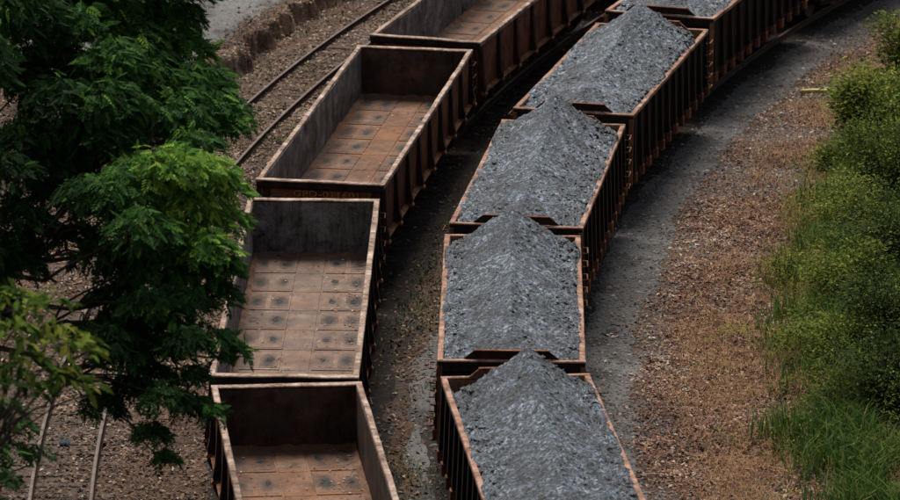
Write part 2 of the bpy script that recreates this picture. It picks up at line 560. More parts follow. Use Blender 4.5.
def strip(name, track, o0, o1, y0, y1, seg, mat, lift=0.012, wob=0.18, seed=0, nacross=16):
    ys = np.linspace(y0, y1, seg)
    cx, cy, r = TRK[track]
    th = np.arcsin((ys - cy) / r)[:, None]
    a = (o0 + wob * fbm(ys * 0.7, 3.1, 0, seed, 4) * 2)[:, None]
    b = (o1 + wob * fbm(ys * 0.7, 9.7, 0, seed + 5, 4) * 2)[:, None]
    j = np.arange(nacross + 1)[None, :]
    o = a + (b - a) * j / nacross
    X, Y = cx - (r - o) * np.cos(th), cy + (r - o) * np.sin(th)
    Z = ground_z(X, Y) + np.where((j > 0) & (j < nacross), lift, -0.03)
    k = (np.arange(seg - 1)[:, None] * (nacross + 1) + np.arange(nacross)[None, :]).ravel()
    Ff = np.stack([k, k + 1, k + nacross + 2, k + nacross + 1], 1)
    ob = link(name, mesh_np(name, np.stack([X.ravel(), Y.ravel(), Z.ravel()], 1), Ff, smooth_shade=True), mat)
    tag(ob, kind='structure')
    return ob


strip('path', 'coal', 0.95, 2.3, 70, 140, 330, M['gravel'], seed=3)
strip('gravel_verge', 'coal', -1.95, -1.0, 72, 93.5, 150, M['gravel'], seed=8, wob=0.22)
strip('gravel_road', 'free', -7.2, -2.55, 112, 150, 160, M['gravel'], seed=14, wob=0.3, nacross=40, lift=0.03)

M['bed_shade'] = soil('painted_shade_soil', [(0.3, (0.005, 0.004, 0.004)), (0.5, (0.018, 0.014, 0.011)), (0.75, (0.055, 0.042, 0.034))], 0.6, 13)  # near-black soil colour: paints the shade beneath and beside the wagons
strip('painted_shade_bed', 'empty', -1.55, 1.95, 68, 140, 330, M['bed_shade'], seed=23, wob=0.25, lift=0.008, nacross=26)
strip('painted_shade_bed', 'coal', -1.75, 1.25, 68, 140, 330, M['bed_shade'], seed=29, wob=0.15, lift=0.016, nacross=24)

# puddle on the path
bm = bmesh.new()
pc = Vector((3.25, 93.7, 0))
pv = [bm.verts.new((pc.x + (0.24 + 0.06 * math.sin(k * 1.7)) * math.cos(k * PI / 12), pc.y + (0.34 + 0.09 * math.sin(k * 2.3)) * math.sin(k * PI / 12),
                    float(ground_z(pc.x, pc.y)) + 0.035)) for k in range(24)]
bm.faces.new(pv)
tag(link('puddle', to_mesh(bm, 'puddle'), M['water']), 'small pale puddle on the grey path', kind='structure')


# ------------------------------------------------------------------ railway tracks
RAIL = [(-0.055, -0.13), (0.055, -0.13), (0.055, -0.118), (0.012, -0.10), (0.012, -0.035), (0.034, -0.028), (0.034, -0.006), (0.026, 0.0),
        (-0.026, 0.0), (-0.034, -0.006), (-0.034, -0.028), (-0.012, -0.035), (-0.012, -0.10), (-0.055, -0.118)]


def rail_mesh(track, o, y0, y1, step=0.6):
    cx, cy, r = TRK[track]
    ys = np.arange(y0, y1 + 0.01, step)
    k = len(RAIL)
    Vv, Ff = [], []
    for i, y in enumerate(ys):
        th = math.asin((y - cy) / r)
        for a, b in RAIL:
            rr = r - (o + a)
            Vv.append((cx - rr * math.cos(th), cy + rr * math.sin(th), b))
        if i:
            for j in range(k):
                p = (i - 1) * k
                Ff.append((p + j, p + (j + 1) % k, p + k + (j + 1) % k, p + k + j))
    me = mesh_np('rail', np.array(Vv), np.array(Ff))
    me.materials.append(M['rail']); me.materials.append(M['rail_top'])
    idx = np.zeros(len(Ff), np.int32)
    idx[np.arange(len(Ff)) % k == 7] = 1
    idx[np.arange(len(Ff)) % k == 6] = 1
    idx[np.arange(len(Ff)) % k == 8] = 1
    me.polygons.foreach_set('material_index', idx)
    return me


bm = bmesh.new()
box(bm, -0.95, 0.95, -0.11, 0.11, -0.16, 0.0, 0.015)
SLEEPER = to_mesh(bm, 'sleeper')
SLEEPER.materials.append(M['sleeper'])
SLEEPER_SHADED = SLEEPER.copy()
SLEEPER_SHADED.materials[0] = M['black']  # sleepers under the trains coloured dark to stand in for wagon shade
for trk, lab in (('free', 'empty curved railway track left of the empty wagons'),
                 ('empty', 'curved railway track beneath the empty wagons'),
                 ('coal', 'curved railway track beneath the loaded coal wagons')):
    t = empty('railway_track', (0, 0, 0))
    tag(t, lab, 'track', 'curved railway tracks')
    for o in (-0.533, 0.533):
        link('rail', rail_mesh(trk, o, 64, 140), None, t)
    y = 72.0
    while y < 130:
        s = link('sleeper', SLEEPER if trk == 'free' else SLEEPER_SHADED, None, t, (on_track(trk, y), y, -0.132))
        s.rotation_euler = (0, 0, heading(trk, y) + random.uniform(-.01, .01))
        y += 0.62
# one loose rail beyond the gravel road
bm = bmesh.new()
a0, a1 = Vector((-10.9, 111.0)), Vector((-7.95, 121.6))
dv = (a1 - a0).normalized(); nv = Vector((dv.y, -dv.x))
zs = float(ground_z(-10, 114)) + 0.14
ring = [[bm.verts.new((p.x + nv.x * a, p.y + nv.y * a, zs + b)) for a, b in RAIL] for p in (a0, a1)]
for j in range(len(RAIL)):
    bm.faces.new((ring[0][j], ring[0][(j + 1) % len(RAIL)], ring[1][(j + 1) % len(RAIL)], ring[1][j]))
bm.faces.new(ring[0]); bm.faces.new(ring[1])
tag(link('steel_rail', to_mesh(bm, 'steel_rail'), M['rail_top']), 'pale straight steel rail glimpsed through the dark tree at upper left', 'rail')


# ------------------------------------------------------------------ wagons
RIM = 2.2


def mesh_box(name, *a, **k):
    bm = bmesh.new()
    box(bm, *a, **k)
    return to_mesh(bm, name)


def sheet(name, axis_, pos, a0, a1, z0, z1, na, nz, bulge, seed, thick):
    """a slightly dented plate; axis_ 'x' = side wall at x=pos running in y, 'y' = end wall"""
    bm = bmesh.new()
    grid = {}
    U, Wz = np.meshgrid(a0 + (a1 - a0) * np.arange(na + 1) / na, z0 + (z1 - z0) * np.arange(nz + 1) / nz, indexing='ij')
    D = bulge * fbm(U * 1.1, Wz * 1.6, seed * 3.7, seed, 3)
    D[:, 0] = 0; D[:, -1] = 0
    for s in (0, 1):
        for i in range(na + 1):
            for j in range(nz + 1):
                p = float(pos + (s - 0.5) * thick + D[i, j])
                u, w = float(U[i, j]), float(Wz[i, j])
                grid[s, i, j] = bm.verts.new((p, u, w) if axis_ == 'x' else (u, p, w))
    for s in (0, 1):
        for i in range(na):
            for j in range(nz):
                bm.faces.new((grid[s, i, j], grid[s, i + 1, j], grid[s, i + 1, j + 1], grid[s, i, j + 1]))
    for i in range(na):
        for j in (0, nz):
            bm.faces.new((grid[0, i, j], grid[0, i + 1, j], grid[1, i + 1, j], grid[1, i, j]))
    for j in range(nz):
        for i in (0, na):
            bm.faces.new((grid[0, i, j], grid[0, i, j + 1], grid[1, i, j + 1], grid[1, i, j]))
    return to_mesh(bm, name)


def long_bar(x0, x1, y0, y1, z0, z1, n, amp, seed, along='y', chamfer=0.012):
    """a bar with a chamfered section, cut into n pieces and knocked about a little"""
    bm = bmesh.new()
    c = chamfer
    prev = None
    for i in range(n + 1):
        t = i / n
        if along == 'y':
            sec = [(x0 + c, z0), (x1 - c, z0), (x1, z0 + c), (x1, z1 - c), (x1 - c, z1), (x0 + c, z1), (x0, z1 - c), (x0, z0 + c)]
            pts = [(a, y0 + (y1 - y0) * t, b) for a, b in sec]
        else:
            sec = [(y0 + c, z0), (y1 - c, z0), (y1, z0 + c), (y1, z1 - c), (y1 - c, z1), (y0 + c, z1), (y0, z1 - c), (y0, z0 + c)]
            pts = [(x0 + (x1 - x0) * t, a, b) for a, b in sec]
        rr = [bm.verts.new(p) for p in pts]
        if prev:
            for k in range(8):
                bm.faces.new((prev[k], prev[(k + 1) % 8], rr[(k + 1) % 8], rr[k]))
        else:
            bm.faces.new(rr)
        prev = rr
    bm.faces.new(prev)
    jitter(bm, amp, seed, 1.7)
    return bm


def bogie_meshes():
    out = []
    bm = bmesh.new()          # side frame with its arched outline
    pts = [(-1.0, 0.42), (-0.98, 0.56), (-0.55, 0.60), (-0.35, 0.68), (0.35, 0.68), (0.55, 0.60), (0.98, 0.56), (1.0, 0.42), (0.72, 0.40), (0.5, 0.28),
           (0.3, 0.22), (-0.3, 0.22), (-0.5, 0.28), (-0.72, 0.40)]
    for s in (-1, 1):
        prism(bm, pts, 'x', s * 0.66, s * 0.80)
        for yy in (-0.82, 0.82):
            cyl(bm, (s * 0.82, yy, 0.42), 0.11, 0.16, 'x', 14)
        for yy in (-0.12, 0, 0.12):
            cyl(bm, (s * 0.84, yy, 0.46), 0.055, 0.22, 'z', 10)
    box(bm, -0.8, 0.8, -0.2, 0.2, 0.46, 0.66, 0.02)
    out.append(('bogie_frame', to_mesh(bm, 'bogie_frame'), 'black'))
    bm = bmesh.new()
    for s in (-1, 1):
        cyl(bm, (s * 0.535, 0, 0.4), 0.40, 0.09, 'x', 28)
        cyl(bm, (s * 0.485, 0, 0.4), 0.43, 0.025, 'x', 28)
        cyl(bm, (s * 0.58, 0, 0.4), 0.13, 0.06, 'x', 16)
    cyl(bm, (0, 0, 0.4), 0.07, 1.7, 'x', 12)
    out.append(('wheelset', to_mesh(bm, 'wheelset', False), 'wheel'))
    return out


BOGIE = bogie_meshes()
for _, me, mt in BOGIE:
    me.materials.append(M[mt])


def running_gear(root, L, gap):
    for s in (-1, 1):
        yb = s * (L / 2 - 1.75)
        fr = link('bogie', BOGIE[0][1], None, root, (0, yb, 0))
        for q in (-0.82, 0.82):
            link('wheelset', BOGIE[1][1], None, fr, (0, q, 0))
    bm = bmesh.new()
    box(bm, -0.2, 0.2, -L / 2 + 0.1, L / 2 - 0.1, 0.66, 0.95, 0.02)
    for yy in np.linspace(-L / 2 + 0.8, L / 2 - 0.8, 6):
        box(bm, -1.15, 1.15, yy - 0.06, yy + 0.06, 0.80, 0.94)
    link('centre_sill', to_mesh(bm, 'centre_sill'), M['black'], root)
    for s in (-1, 1):
        bm = bmesh.new()
        y0, y1 = s * (L / 2 - 0.15), s * (L / 2 + gap / 2 - 0.03)
        box(bm, -0.075, 0.075, min(y0, y1), max(y0, y1), 0.68, 0.83, 0.015)
        e = s * (L / 2 + gap / 2 - 0.16)
        box(bm, -0.15, 0.17, e - 0.13, e + 0.13, 0.62, 0.90, 0.03)
        link('coupler', to_mesh(bm, 'coupler'), M['black'], root)
        bm = bmesh.new()
        xs = s * 0.45
        tube(bm, [(xs, s * (L / 2 - .05), 0.82), (xs, s * (L / 2 + 0.12), 0.66), (xs * 0.9, s * (L / 2 + gap * 0.4), 0.5), (xs * 0.7, s * (L / 2 + gap * 0.5), 0.55)],
             [0.03] * 4, 6)
        link('brake_hose', to_mesh(bm, 'brake_hose', True), M['black'], root)


def ladder(root, x, y, dirx, n, z0, z1, mat):
    bm = bmesh.new()
    tube(bm, [(0, -0.2, 0), (dirx * 0.09, -0.2, 0), (dirx * 0.09, 0.2, 0), (0, 0.2, 0)], [0.014] * 4, 5)
    me = to_mesh(bm, 'grab_iron')
    for k in range(n):
        link('grab_iron', me, mat, root, (x, y, z0 + (z1 - z0) * k / (n - 1)))


def empty_wagon():
    L, W = 12.26, 2.6
    fz = 1.06
    root = empty('gondola_wagon')
    # inside walls
    for s in (-1, 1):
        link('side_wall', sheet('side_wall', 'x', s * 1.2, -L / 2 + 0.13, L / 2 - 0.13, fz - 0.04, RIM - 0.05, 60, 6, 0.035, 3 + s, 0.03), M['inner'], root)
    for s in (-1, 1):
        e = link('end_wall', sheet('end_wall', 'y', s * (L / 2 - 0.13), -1.185, 1.185, fz - 0.28, RIM - 0.05, 22, 7, 0.03, 9 + s, 0.04), M['inner_end'], root)
        for k, x in enumerate((-0.75, 0.0, 0.75)):      # end stiffeners outside
            if s == -1: continue
    # rim
    for s in (-1, 1):
        bm = long_bar(s * 1.25 - 0.052, s * 1.25 + 0.052, -L / 2 + 0.02, L / 2 - 0.02, RIM - 0.1, RIM, 48, 0.013, 5 + s)
        link('top_chord', to_mesh(bm, 'top_chord'), M['rim'], root)
    for s in (-1, 1):
        y0, y1 = (L / 2 - 0.17, L / 2 + 0.005) if s > 0 else (-L / 2 - 0.005, -L / 2 + 0.17)
        bm = long_bar(-1.302, 1.302, y0, y1, RIM - 0.03, RIM + 0.004, 20, 0.016, 15 + s, 'x')
        e = link('end_chord', to_mesh(bm, 'end_chord'), M['rim'], root)
        y0, y1 = (L / 2 - 0.10, L / 2 - 0.01) if s > 0 else (-L / 2 + 0.01, -L / 2 + 0.10)
        bm = long_bar(-1.285, 1.285, y0, y1, RIM - 0.15, RIM - 0.036, 12, 0.012, 25 + s, 'x')
        link('chord_web', to_mesh(bm, 'chord_web'), M['chord_dark'], e)
    # outside panels, posts, ledges
    npost = 9
    py = np.linspace(-L / 2 + 0.17, L / 2 - 0.17, npost)
    pm = mesh_box('side_panel', -0.012, 0.012, -(py[1] - py[0]) / 2 + 0.075, (py[1] - py[0]) / 2 - 0.075, 1.04, RIM - 0.105, bevel=0.006)
    pm.materials.append(M['panel'])
    lm = None
    for s in (-1, 1):
        bm = bmesh.new()
        hw = (py[1] - py[0]) / 2 - 0.08
        prism(bm, [(s * 1.215, 0.98), (s * 1.335, 0.965), (s * 1.335, 0.99), (s * 1.25, 1.03), (s * 1.215, 1.03)], 'y', -hw, hw)
        lm = to_mesh(bm, 'sill_ledge'); lm.materials.append(M['ledge'])
        bm = bmesh.new()
        prism(bm, [(s * 1.217, 0.72), (s * 1.30, 0.72), (s * 1.385, 0.90), (s * 1.385, 1.12), (s * 1.345, 1.3), (s * 1.30, RIM - 0.11), (s * 1.217, RIM - 0.11)], 'y', -0.07, 0.07)
        pom = to_mesh(bm, 'side_post'); pom.materials.append(M['post'])
        bm = bmesh.new()
        prism(bm, [(s * 1.30, 0.965), (s * 1.415, 0.965), (s * 1.415, 0.99), (s * 1.389, 1.03), (s * 1.30, 1.03)], 'y', -0.085, 0.085)
        fm = to_mesh(bm, 'post_foot'); fm.materials.append(M['ledge'])
        for i, y in enumerate(py):
            p = link('side_post', pom, None, root, (0, y, 0))
            link('post_foot', fm, None, p)
            if i:
                ym = (py[i - 1] + y) / 2
                link('side_panel', pm, None, root, (s * 1.232, ym, 0))
                link('sill_ledge', lm, None, root, (0, ym, 0))
    # outside end sheets with corner posts
    for s in (-1, 1):
        me = mesh_box('end_sheet', -1.2, 1.2, -0.012, 0.012, 0.80, RIM - 0.195, bevel=0.004)
        es = link('end_sheet', me, M['panel'], root, (0, s * (L / 2 - 0.085), 0))
        for x in (-1.1, 1.1):
            link('corner_post', mesh_box('corner_post', x - 0.07, x + 0.07, -0.04, 0.04, 0.74, RIM - 0.195, bevel=0.01), M['post'], root, (0, s * (L / 2 - 0.05), 0))
        bm = bmesh.new()
        box(bm, -1.25, 1.25, -0.06, 0.06, 0.66, 0.86, 0.015)
        link('headstock', to_mesh(bm, 'headstock'), M['black'], root, (0, s * (L / 2 - 0.05), 0))
    # handbrake wheel on the camera end
    bm = bmesh.new()
    N = 24
    tube(bm, [(0.27 * math.cos(2 * PI * k / N), 0, 0.27 * math.sin(2 * PI * k / N)) for k in range(N + 1)], [0.02] * (N + 1), 6)
    for k in range(5):
        tube(bm, [(0, 0, 0), (0.27 * math.cos(2 * PI * k / 5), 0, 0.27 * math.sin(2 * PI * k / 5))], [0.014, 0.014], 5)
    tube(bm, [(0, 0, 0), (0, 0.16, 0)], [0.03, 0.03], 6)
    link('handbrake_wheel', to_mesh(bm, 'handbrake_wheel'), M['black'], root, (-0.82, -L / 2 - 0.13, 1.66))
    ladder(root, 1.33, L / 2 - 0.55, 1, 4, 1.15, 2.0, M['post'])
    ladder(root, -1.33, -L / 2 + 0.55, -1, 4, 1.15, 2.0, M['post'])
    # floor: base, centre plates, side plates with stained pockets
    link('floor', mesh_box('floor', -1.184, 1.184, -L / 2 + 0.15, L / 2 - 0.15, fz - 0.09, fz), M['floor'], root)
    rows = 9
    pitch = (L - 0.36) / rows
    bm = bmesh.new(); box(bm, -0.25, 0.25, -pitch / 2 + 0.006, pitch / 2 - 0.006, fz + 0.001, fz + 0.013, 0.005)
    cm = to_mesh(bm, 'floor_plate'); cm.materials.append(M['floor'])
    side = {}
    for s in (-1, 1):
        bm = bmesh.new(); box(bm, min(s * 0.29, s * 1.16), max(s * 0.29, s * 1.16), -pitch / 2 + 0.05, pitch / 2 - 0.05, fz + 0.001, fz + 0.0155, 0.007)
        side[s] = to_mesh(bm, 'floor_plate'); side[s].materials.append(M['plate'])
    bm = bmesh.new(); box(bm, -0.17, 0.17, -pitch * 0.38, pitch * 0.38, fz + 0.016, fz + 0.019, 0.001)
    hm = to_mesh(bm, 'drain_hatch'); hm.materials.append(M['patch'])
    dms = []
    for q in range(5):     # pockets: irregular sunk bowls full of coal stain
        bm = bmesh.new()
        N = 18
        rings = []
        ph = [random.uniform(0, 6.28) for _ in range(3)]
        for rr, zz in ((1.0, 0.0195), (0.85, 0.027), (0.6, 0.023), (0.25, 0.021)):
            rings.append([bm.verts.new((0.055 * rr * math.cos(2 * PI * k / N) * (1 + 0.22 * math.sin(3 * 2 * PI * k / N + ph[0]) + 0.15 * math.sin(5 * 2 * PI * k / N + ph[1])),
                                        0.15 * rr * math.sin(2 * PI * k / N) * (1 + 0.25 * math.sin(2 * 2 * PI * k / N + ph[2])), fz + zz)) for k in range(N)])
        for a_, b_ in zip(rings, rings[1:]):
            for k in range(N):
                bm.faces.new((a_[k], a_[(k + 1) % N], b_[(k + 1) % N], b_[k]))
        bm.faces.new(rings[-1])
        dm = to_mesh(bm, 'drain_pocket'); dm.materials.append(M['pocket'])
        dms.append(dm)
    for i in range(rows):
        y = -L / 2 + 0.18 + pitch * (i + 0.5)
        link('floor_plate', cm, None, root, (0, y, 0))
        for s in (-1, 1):
            p = link('floor_plate', side[s], None, root, (0, y, 0))
            for x in (0.50, 0.93):
                link('drain_hatch', hm, None, p, (s * x, 0, 0))
                if x > 0.8 and random.random() < (0.75 if s < 0 else 0.3):
                    continue
                d = link('drain_pocket', random.choice(dms), None, p, (s * (x + random.uniform(-.03, .03)), random.uniform(-.1, .1), 0))
                k = random.uniform(0.7, 1.2) * (0.8 if x > 0.8 else 1)
                d.scale = (k * random.uniform(0.8, 1.2), k * random.uniform(0.8, 1.1), 1)
    # caked dust and scale banked against the foot of the walls
    def dust(name, pts_a, inward, seed):
        n = len(pts_a)
        t = np.arange(n)
        w = 0.10 + 0.10 * np.abs(fbm(t * 0.35, 0.5, 0, seed, 3)) * 2
        h = 0.03 + 0.06 * np.abs(fbm(t * 0.3, 4.5, 0, seed + 4, 3)) * 2
        rows_ = [pts_a + np.array([0, 0, 1.0]) * h[:, None], pts_a + inward * (w * 0.45)[:, None] + np.array([0, 0, 1.0]) * (h * 0.55)[:, None],
                 pts_a + inward * w[:, None] + np.array([0, 0, -0.02])]
        Vd = np.concatenate(rows_)
        k = np.arange(n - 1)
        Fd = np.concatenate([np.stack([k + r_ * n, k + 1 + r_ * n, k + 1 + (r_ + 1) * n, k + (r_ + 1) * n], 1) for r_ in (0, 1)])
        return link(name, mesh_np(name, Vd, Fd, smooth_shade=True), M['floor'], root)
    ny_ = 90
    yy = np.linspace(-L / 2 + 0.16, L / 2 - 0.16, ny_)
    xx = np.linspace(-1.18, 1.18, 30)
    for s in (-1, 1):
        dust('dust_bank', np.stack([np.full(ny_, s * 1.178), yy, np.full(ny_, fz + 0.02)], 1), np.array([[-s, 0, 0.0]]), 70 + s)
        dust('dust_bank', np.stack([xx, np.full(30, s * (L / 2 - 0.155)), np.full(30, fz + 0.02)], 1), np.array([[0, -s, 0.0]]), 80 + s)
    running_gear(root, L, 1.15)
    return root


def loaded_wagon():
    L, W = 8.52, 2.6
    root = empty('coal_wagon')
    for s in (-1, 1):
        link('side_wall', sheet('side_wall', 'x', s * 1.2, -L / 2 + 0.12, L / 2 - 0.12, 1.0, RIM - 0.05, 40, 5, 0.02, 40 + s, 0.03), M['inner_end'], root)
        bm = long_bar(s * 1.25 - 0.052, s * 1.25 + 0.052, -L / 2 + 0.02, L / 2 - 0.02, RIM - 0.09, RIM, 36, 0.014, 45 + s)
        link('top_chord', to_mesh(bm, 'top_chord'), M['rim_coal'], root)
    for s in (-1, 1):
        ye = s * (L / 2 - 0.1)
        link('end_wall', sheet('end_wall', 'y', ye, -1.185, 1.185, 0.9, RIM - 0.04, 20, 5, 0.02, 50 + s, 0.04), M['ledge' if s > 0 else 'inner_end'], root)
        y0, y1 = min(s * (L / 2 - 0.1), s * (L / 2 + 0.005)), max(s * (L / 2 - 0.1), s * (L / 2 + 0.005))
        bm = long_bar(-1.302, 1.302, y0, y1, RIM - 0.035, RIM + 0.004, 18, 0.016, 55 + s, 'x')
        e = link('end_chord', to_mesh(bm, 'end_chord'), M['rim_coal'], root)
        yw = s * (L / 2 - 0.03)
        link('chord_web', to_mesh(long_bar(-1.29, 1.29, yw - 0.03, yw + 0.02, RIM - 0.22, RIM - 0.042, 10, 0.01, 57 + s, 'x'), 'chord_web'), M['chord_dark'], e)
        bm = bmesh.new()       # raised end board, a trapezium
        prism(bm, [(-0.84, RIM + 0.005), (0.84, RIM + 0.005), (0.64, RIM + 0.165), (-0.64, RIM + 0.165)], 'y', ye - 0.022, ye + 0.022)
        jitter(bm, 0.012, 60 + s)
        eb = link('raised_end_board', to_mesh(bm, 'raised_end_board'), M['post' if s < 0 else 'panel'], root)
        bm = long_bar(-0.65, 0.65, ye - 0.04, ye + 0.04, RIM + 0.155, RIM + 0.175, 6, 0.008, 66 + s, 'x', 0.006)
        link('board_edge', to_mesh(bm, 'board_edge'), M['panel'], eb)
        es = link('end_sheet', mesh_box('end_sheet', -1.2, 1.2, -0.012, 0.012, 0.7, RIM - 0.23, bevel=0.004), M['panel_coal'], root, (0, s * (L / 2 - 0.055), 0))
        link('headstock', mesh_box('headstock', -1.25, 1.25, -0.06, 0.06, 0.62, 0.88, bevel=0.015), M['black'], root, (0, s * (L / 2 - 0.06), 0))
    npost = 12
    py = np.linspace(-L / 2 + 0.14, L / 2 - 0.14, npost)
    hw = (py[1] - py[0]) / 2
    pm = mesh_box('side_panel', -0.012, 0.012, -hw + 0.085, hw - 0.085, 0.92, RIM - 0.095, bevel=0.006)
    pm.materials.append(M['panel_coal'])
    for s in (-1, 1):
        bm = bmesh.new()
        prism(bm, [(s * 1.217, 0.72), (s * 1.33, 0.72), (s * 1.35, 0.86), (s * 1.335, 1.2), (s * 1.302, RIM - 0.1), (s * 1.217, RIM - 0.1)], 'y', -0.08, 0.08)
        pom = to_mesh(bm, 'side_post'); pom.materials.append(M['panel_coal'])
        bm = bmesh.new()
        box(bm, min(s * 1.28, s * 1.375), max(s * 1.28, s * 1.375), -0.1, 0.1, 0.70, 0.92, 0.012)
        fm = to_mesh(bm, 'post_foot'); fm.materials.append(M['panel'])
        for i, y in enumerate(py):
            p = link('side_post', pom, None, root, (0, y, 0))
            link('post_foot', fm, None, p)
            if i:
                link('side_panel', pm, None, root, (s * 1.232, (py[i - 1] + y) / 2, 0))
        link('side_sill', mesh_box('side_sill', min(s * 1.1, s * 1.27), max(s * 1.1, s * 1.27), -L / 2 + 0.1, L / 2 - 0.1, 0.76, 0.915, bevel=0.01), M['black'], root)
        link('corner_post', mesh_box('corner_post', min(s * 1.21, s * 1.30), max(s * 1.21, s * 1.30), -0.04, 0.04, 0.66, RIM - 0.1, bevel=0.01), M['ledge'], root, (0, -L / 2 + 0.02, 0))
    link('floor', mesh_box('floor', -1.184, 1.184, -L / 2 + 0.13, L / 2 - 0.13, 0.92, 1.0), M['inner_end'], root)
    ladder(root, 1.35, L / 2 - 0.35, 1, 5, 0.95, 2.0, M['ledge'])
    ladder(root, -1.35, -L / 2 + 0.35, -1, 5, 0.95, 2.0, M['panel'])
    running_gear(root, L, 0.76)
    return root


def children(o, cache={}):
    return [c for c in o.children]


def copy_tree(o, parent=None):
    kids = list(o.children)
    c = o.copy()
    COL.objects.link(c)
    c.parent = parent
    for k in kids:
        copy_tree(k, c)
    return c


bpy.context.view_layer.update()
ewag = empty_wagon()
cwag = loaded_wagon()
bpy.context.view_layer.update()

EMPTY = [(-2.118, 76.243, 6.404, 'empty rusty gondola wagon nearest the bottom edge, dark brown inside'),
         (-2.777, 88.861, -0.820, 'empty gondola wagon with pale dusty floor beside the tree, second from the bottom'),
         (-1.708, 102.312, -8.426, 'empty gondola wagon with yellow lettering on its rust red end'),
         (1.048, 115.150, -15.605, 'empty gondola wagon cut by the top edge, ahead of the lettered one'),
         (None, 128.2, None, 'farthest empty gondola wagon, only its dark side showing at the top edge')]
COAL = [(1.587, 78.703, 5.875, 'coal wagon nearest the bottom edge, heaped with coal'),
        (1.145, 88.054, -0.721, 'coal wagon second from the bottom, standing straight beside the empty one with pale floor'),
        (1.814, 97.252, -7.367, 'coal wagon in the middle of the loaded row, third from the bottom'),
        (3.569, 106.569, -13.421, 'coal wagon fourth from the bottom, full length in view near the top'),
        (6.096, 116.005, -18.2, 'coal wagon cut by the top edge of the picture'),
        (None, 125.0, None, 'farthest coal wagon, only its dark lower side showing at the top edge')]
wag_e = []
for i, (x, y, a, lab) in enumerate(EMPTY):
    w = ewag if i == 0 else copy_tree(ewag)
    w.location = (on_track('empty', y) if x is None else x, y, 0)
    w.rotation_euler = (0, 0, heading('empty', y) if a is None else R(a))
    tag(w, lab, 'wagon', 'empty gondola wagons in the left row')
    wag_e.append(w)
wag_c = []
for i, (x, y, a, lab) in enumerate(COAL):
    w = cwag if i == 0 else copy_tree(cwag)
    w.location = (on_track('coal', y) if x is None else x, y, 0)
    w.rotation_euler = (0, 0, heading('coal', y) if a is None else R(a))
    tag(w, lab, 'wagon', 'loaded coal wagons in the right row')
    wag_c.append(w)

# the second wagon's floor is paler with dust than the others
for p in wag_e[1].children:
    if p.name.startswith('floor_plate') or p.name.split('.')[0] == 'floor':
        p.material_slots[0].link = 'OBJECT'
        p.material_slots[0].material = M['dusty_floor']
        for h in p.children:
            if h.name.startswith('drain_hatch'):
                h.material_slots[0].link = 'OBJECT'
                h.material_slots[0].material = M['patch_dusty']
    if p.name.startswith('end_wall'):
        p.material_slots[0].link = 'OBJECT'
        p.material_slots[0].material = M['inner']

# the nearest wagon's walls are rusted dark
for p in wag_e[0].children:
    if p.name.startswith('side_wall'):
        p.material_slots[0].link = 'OBJECT'
        p.material_slots[0].material = M['inner_end']

# lettering on the third empty wagon's end
cu = bpy.data.curves.new('lettering', 'FONT')
cu.body = 'GPD-011601-7'
cu.size = 0.235
cu.align_x = 'CENTER'
cu.extrude = 0.002
cu.space_character = 1.12
to = bpy.data.objects.new('lettering_source', cu)
COL.objects.link(to)
bpy.context.view_layer.update()
lme = bpy.data.meshes.new_from_object(to.evaluated_get(bpy.context.evaluated_depsgraph_get()))
bpy.data.objects.remove(to)
lme.name = 'lettering'
lo = link('lettering', lme, M['letter'], wag_e[2], (0.24, -12.26 / 2 + 0.066, 1.875))
lo.rotation_euler = (PI / 2, 0, 0)
lo.scale = (1.0, 0.75, 1)
lo['label'] = 'faded yellow wagon number'


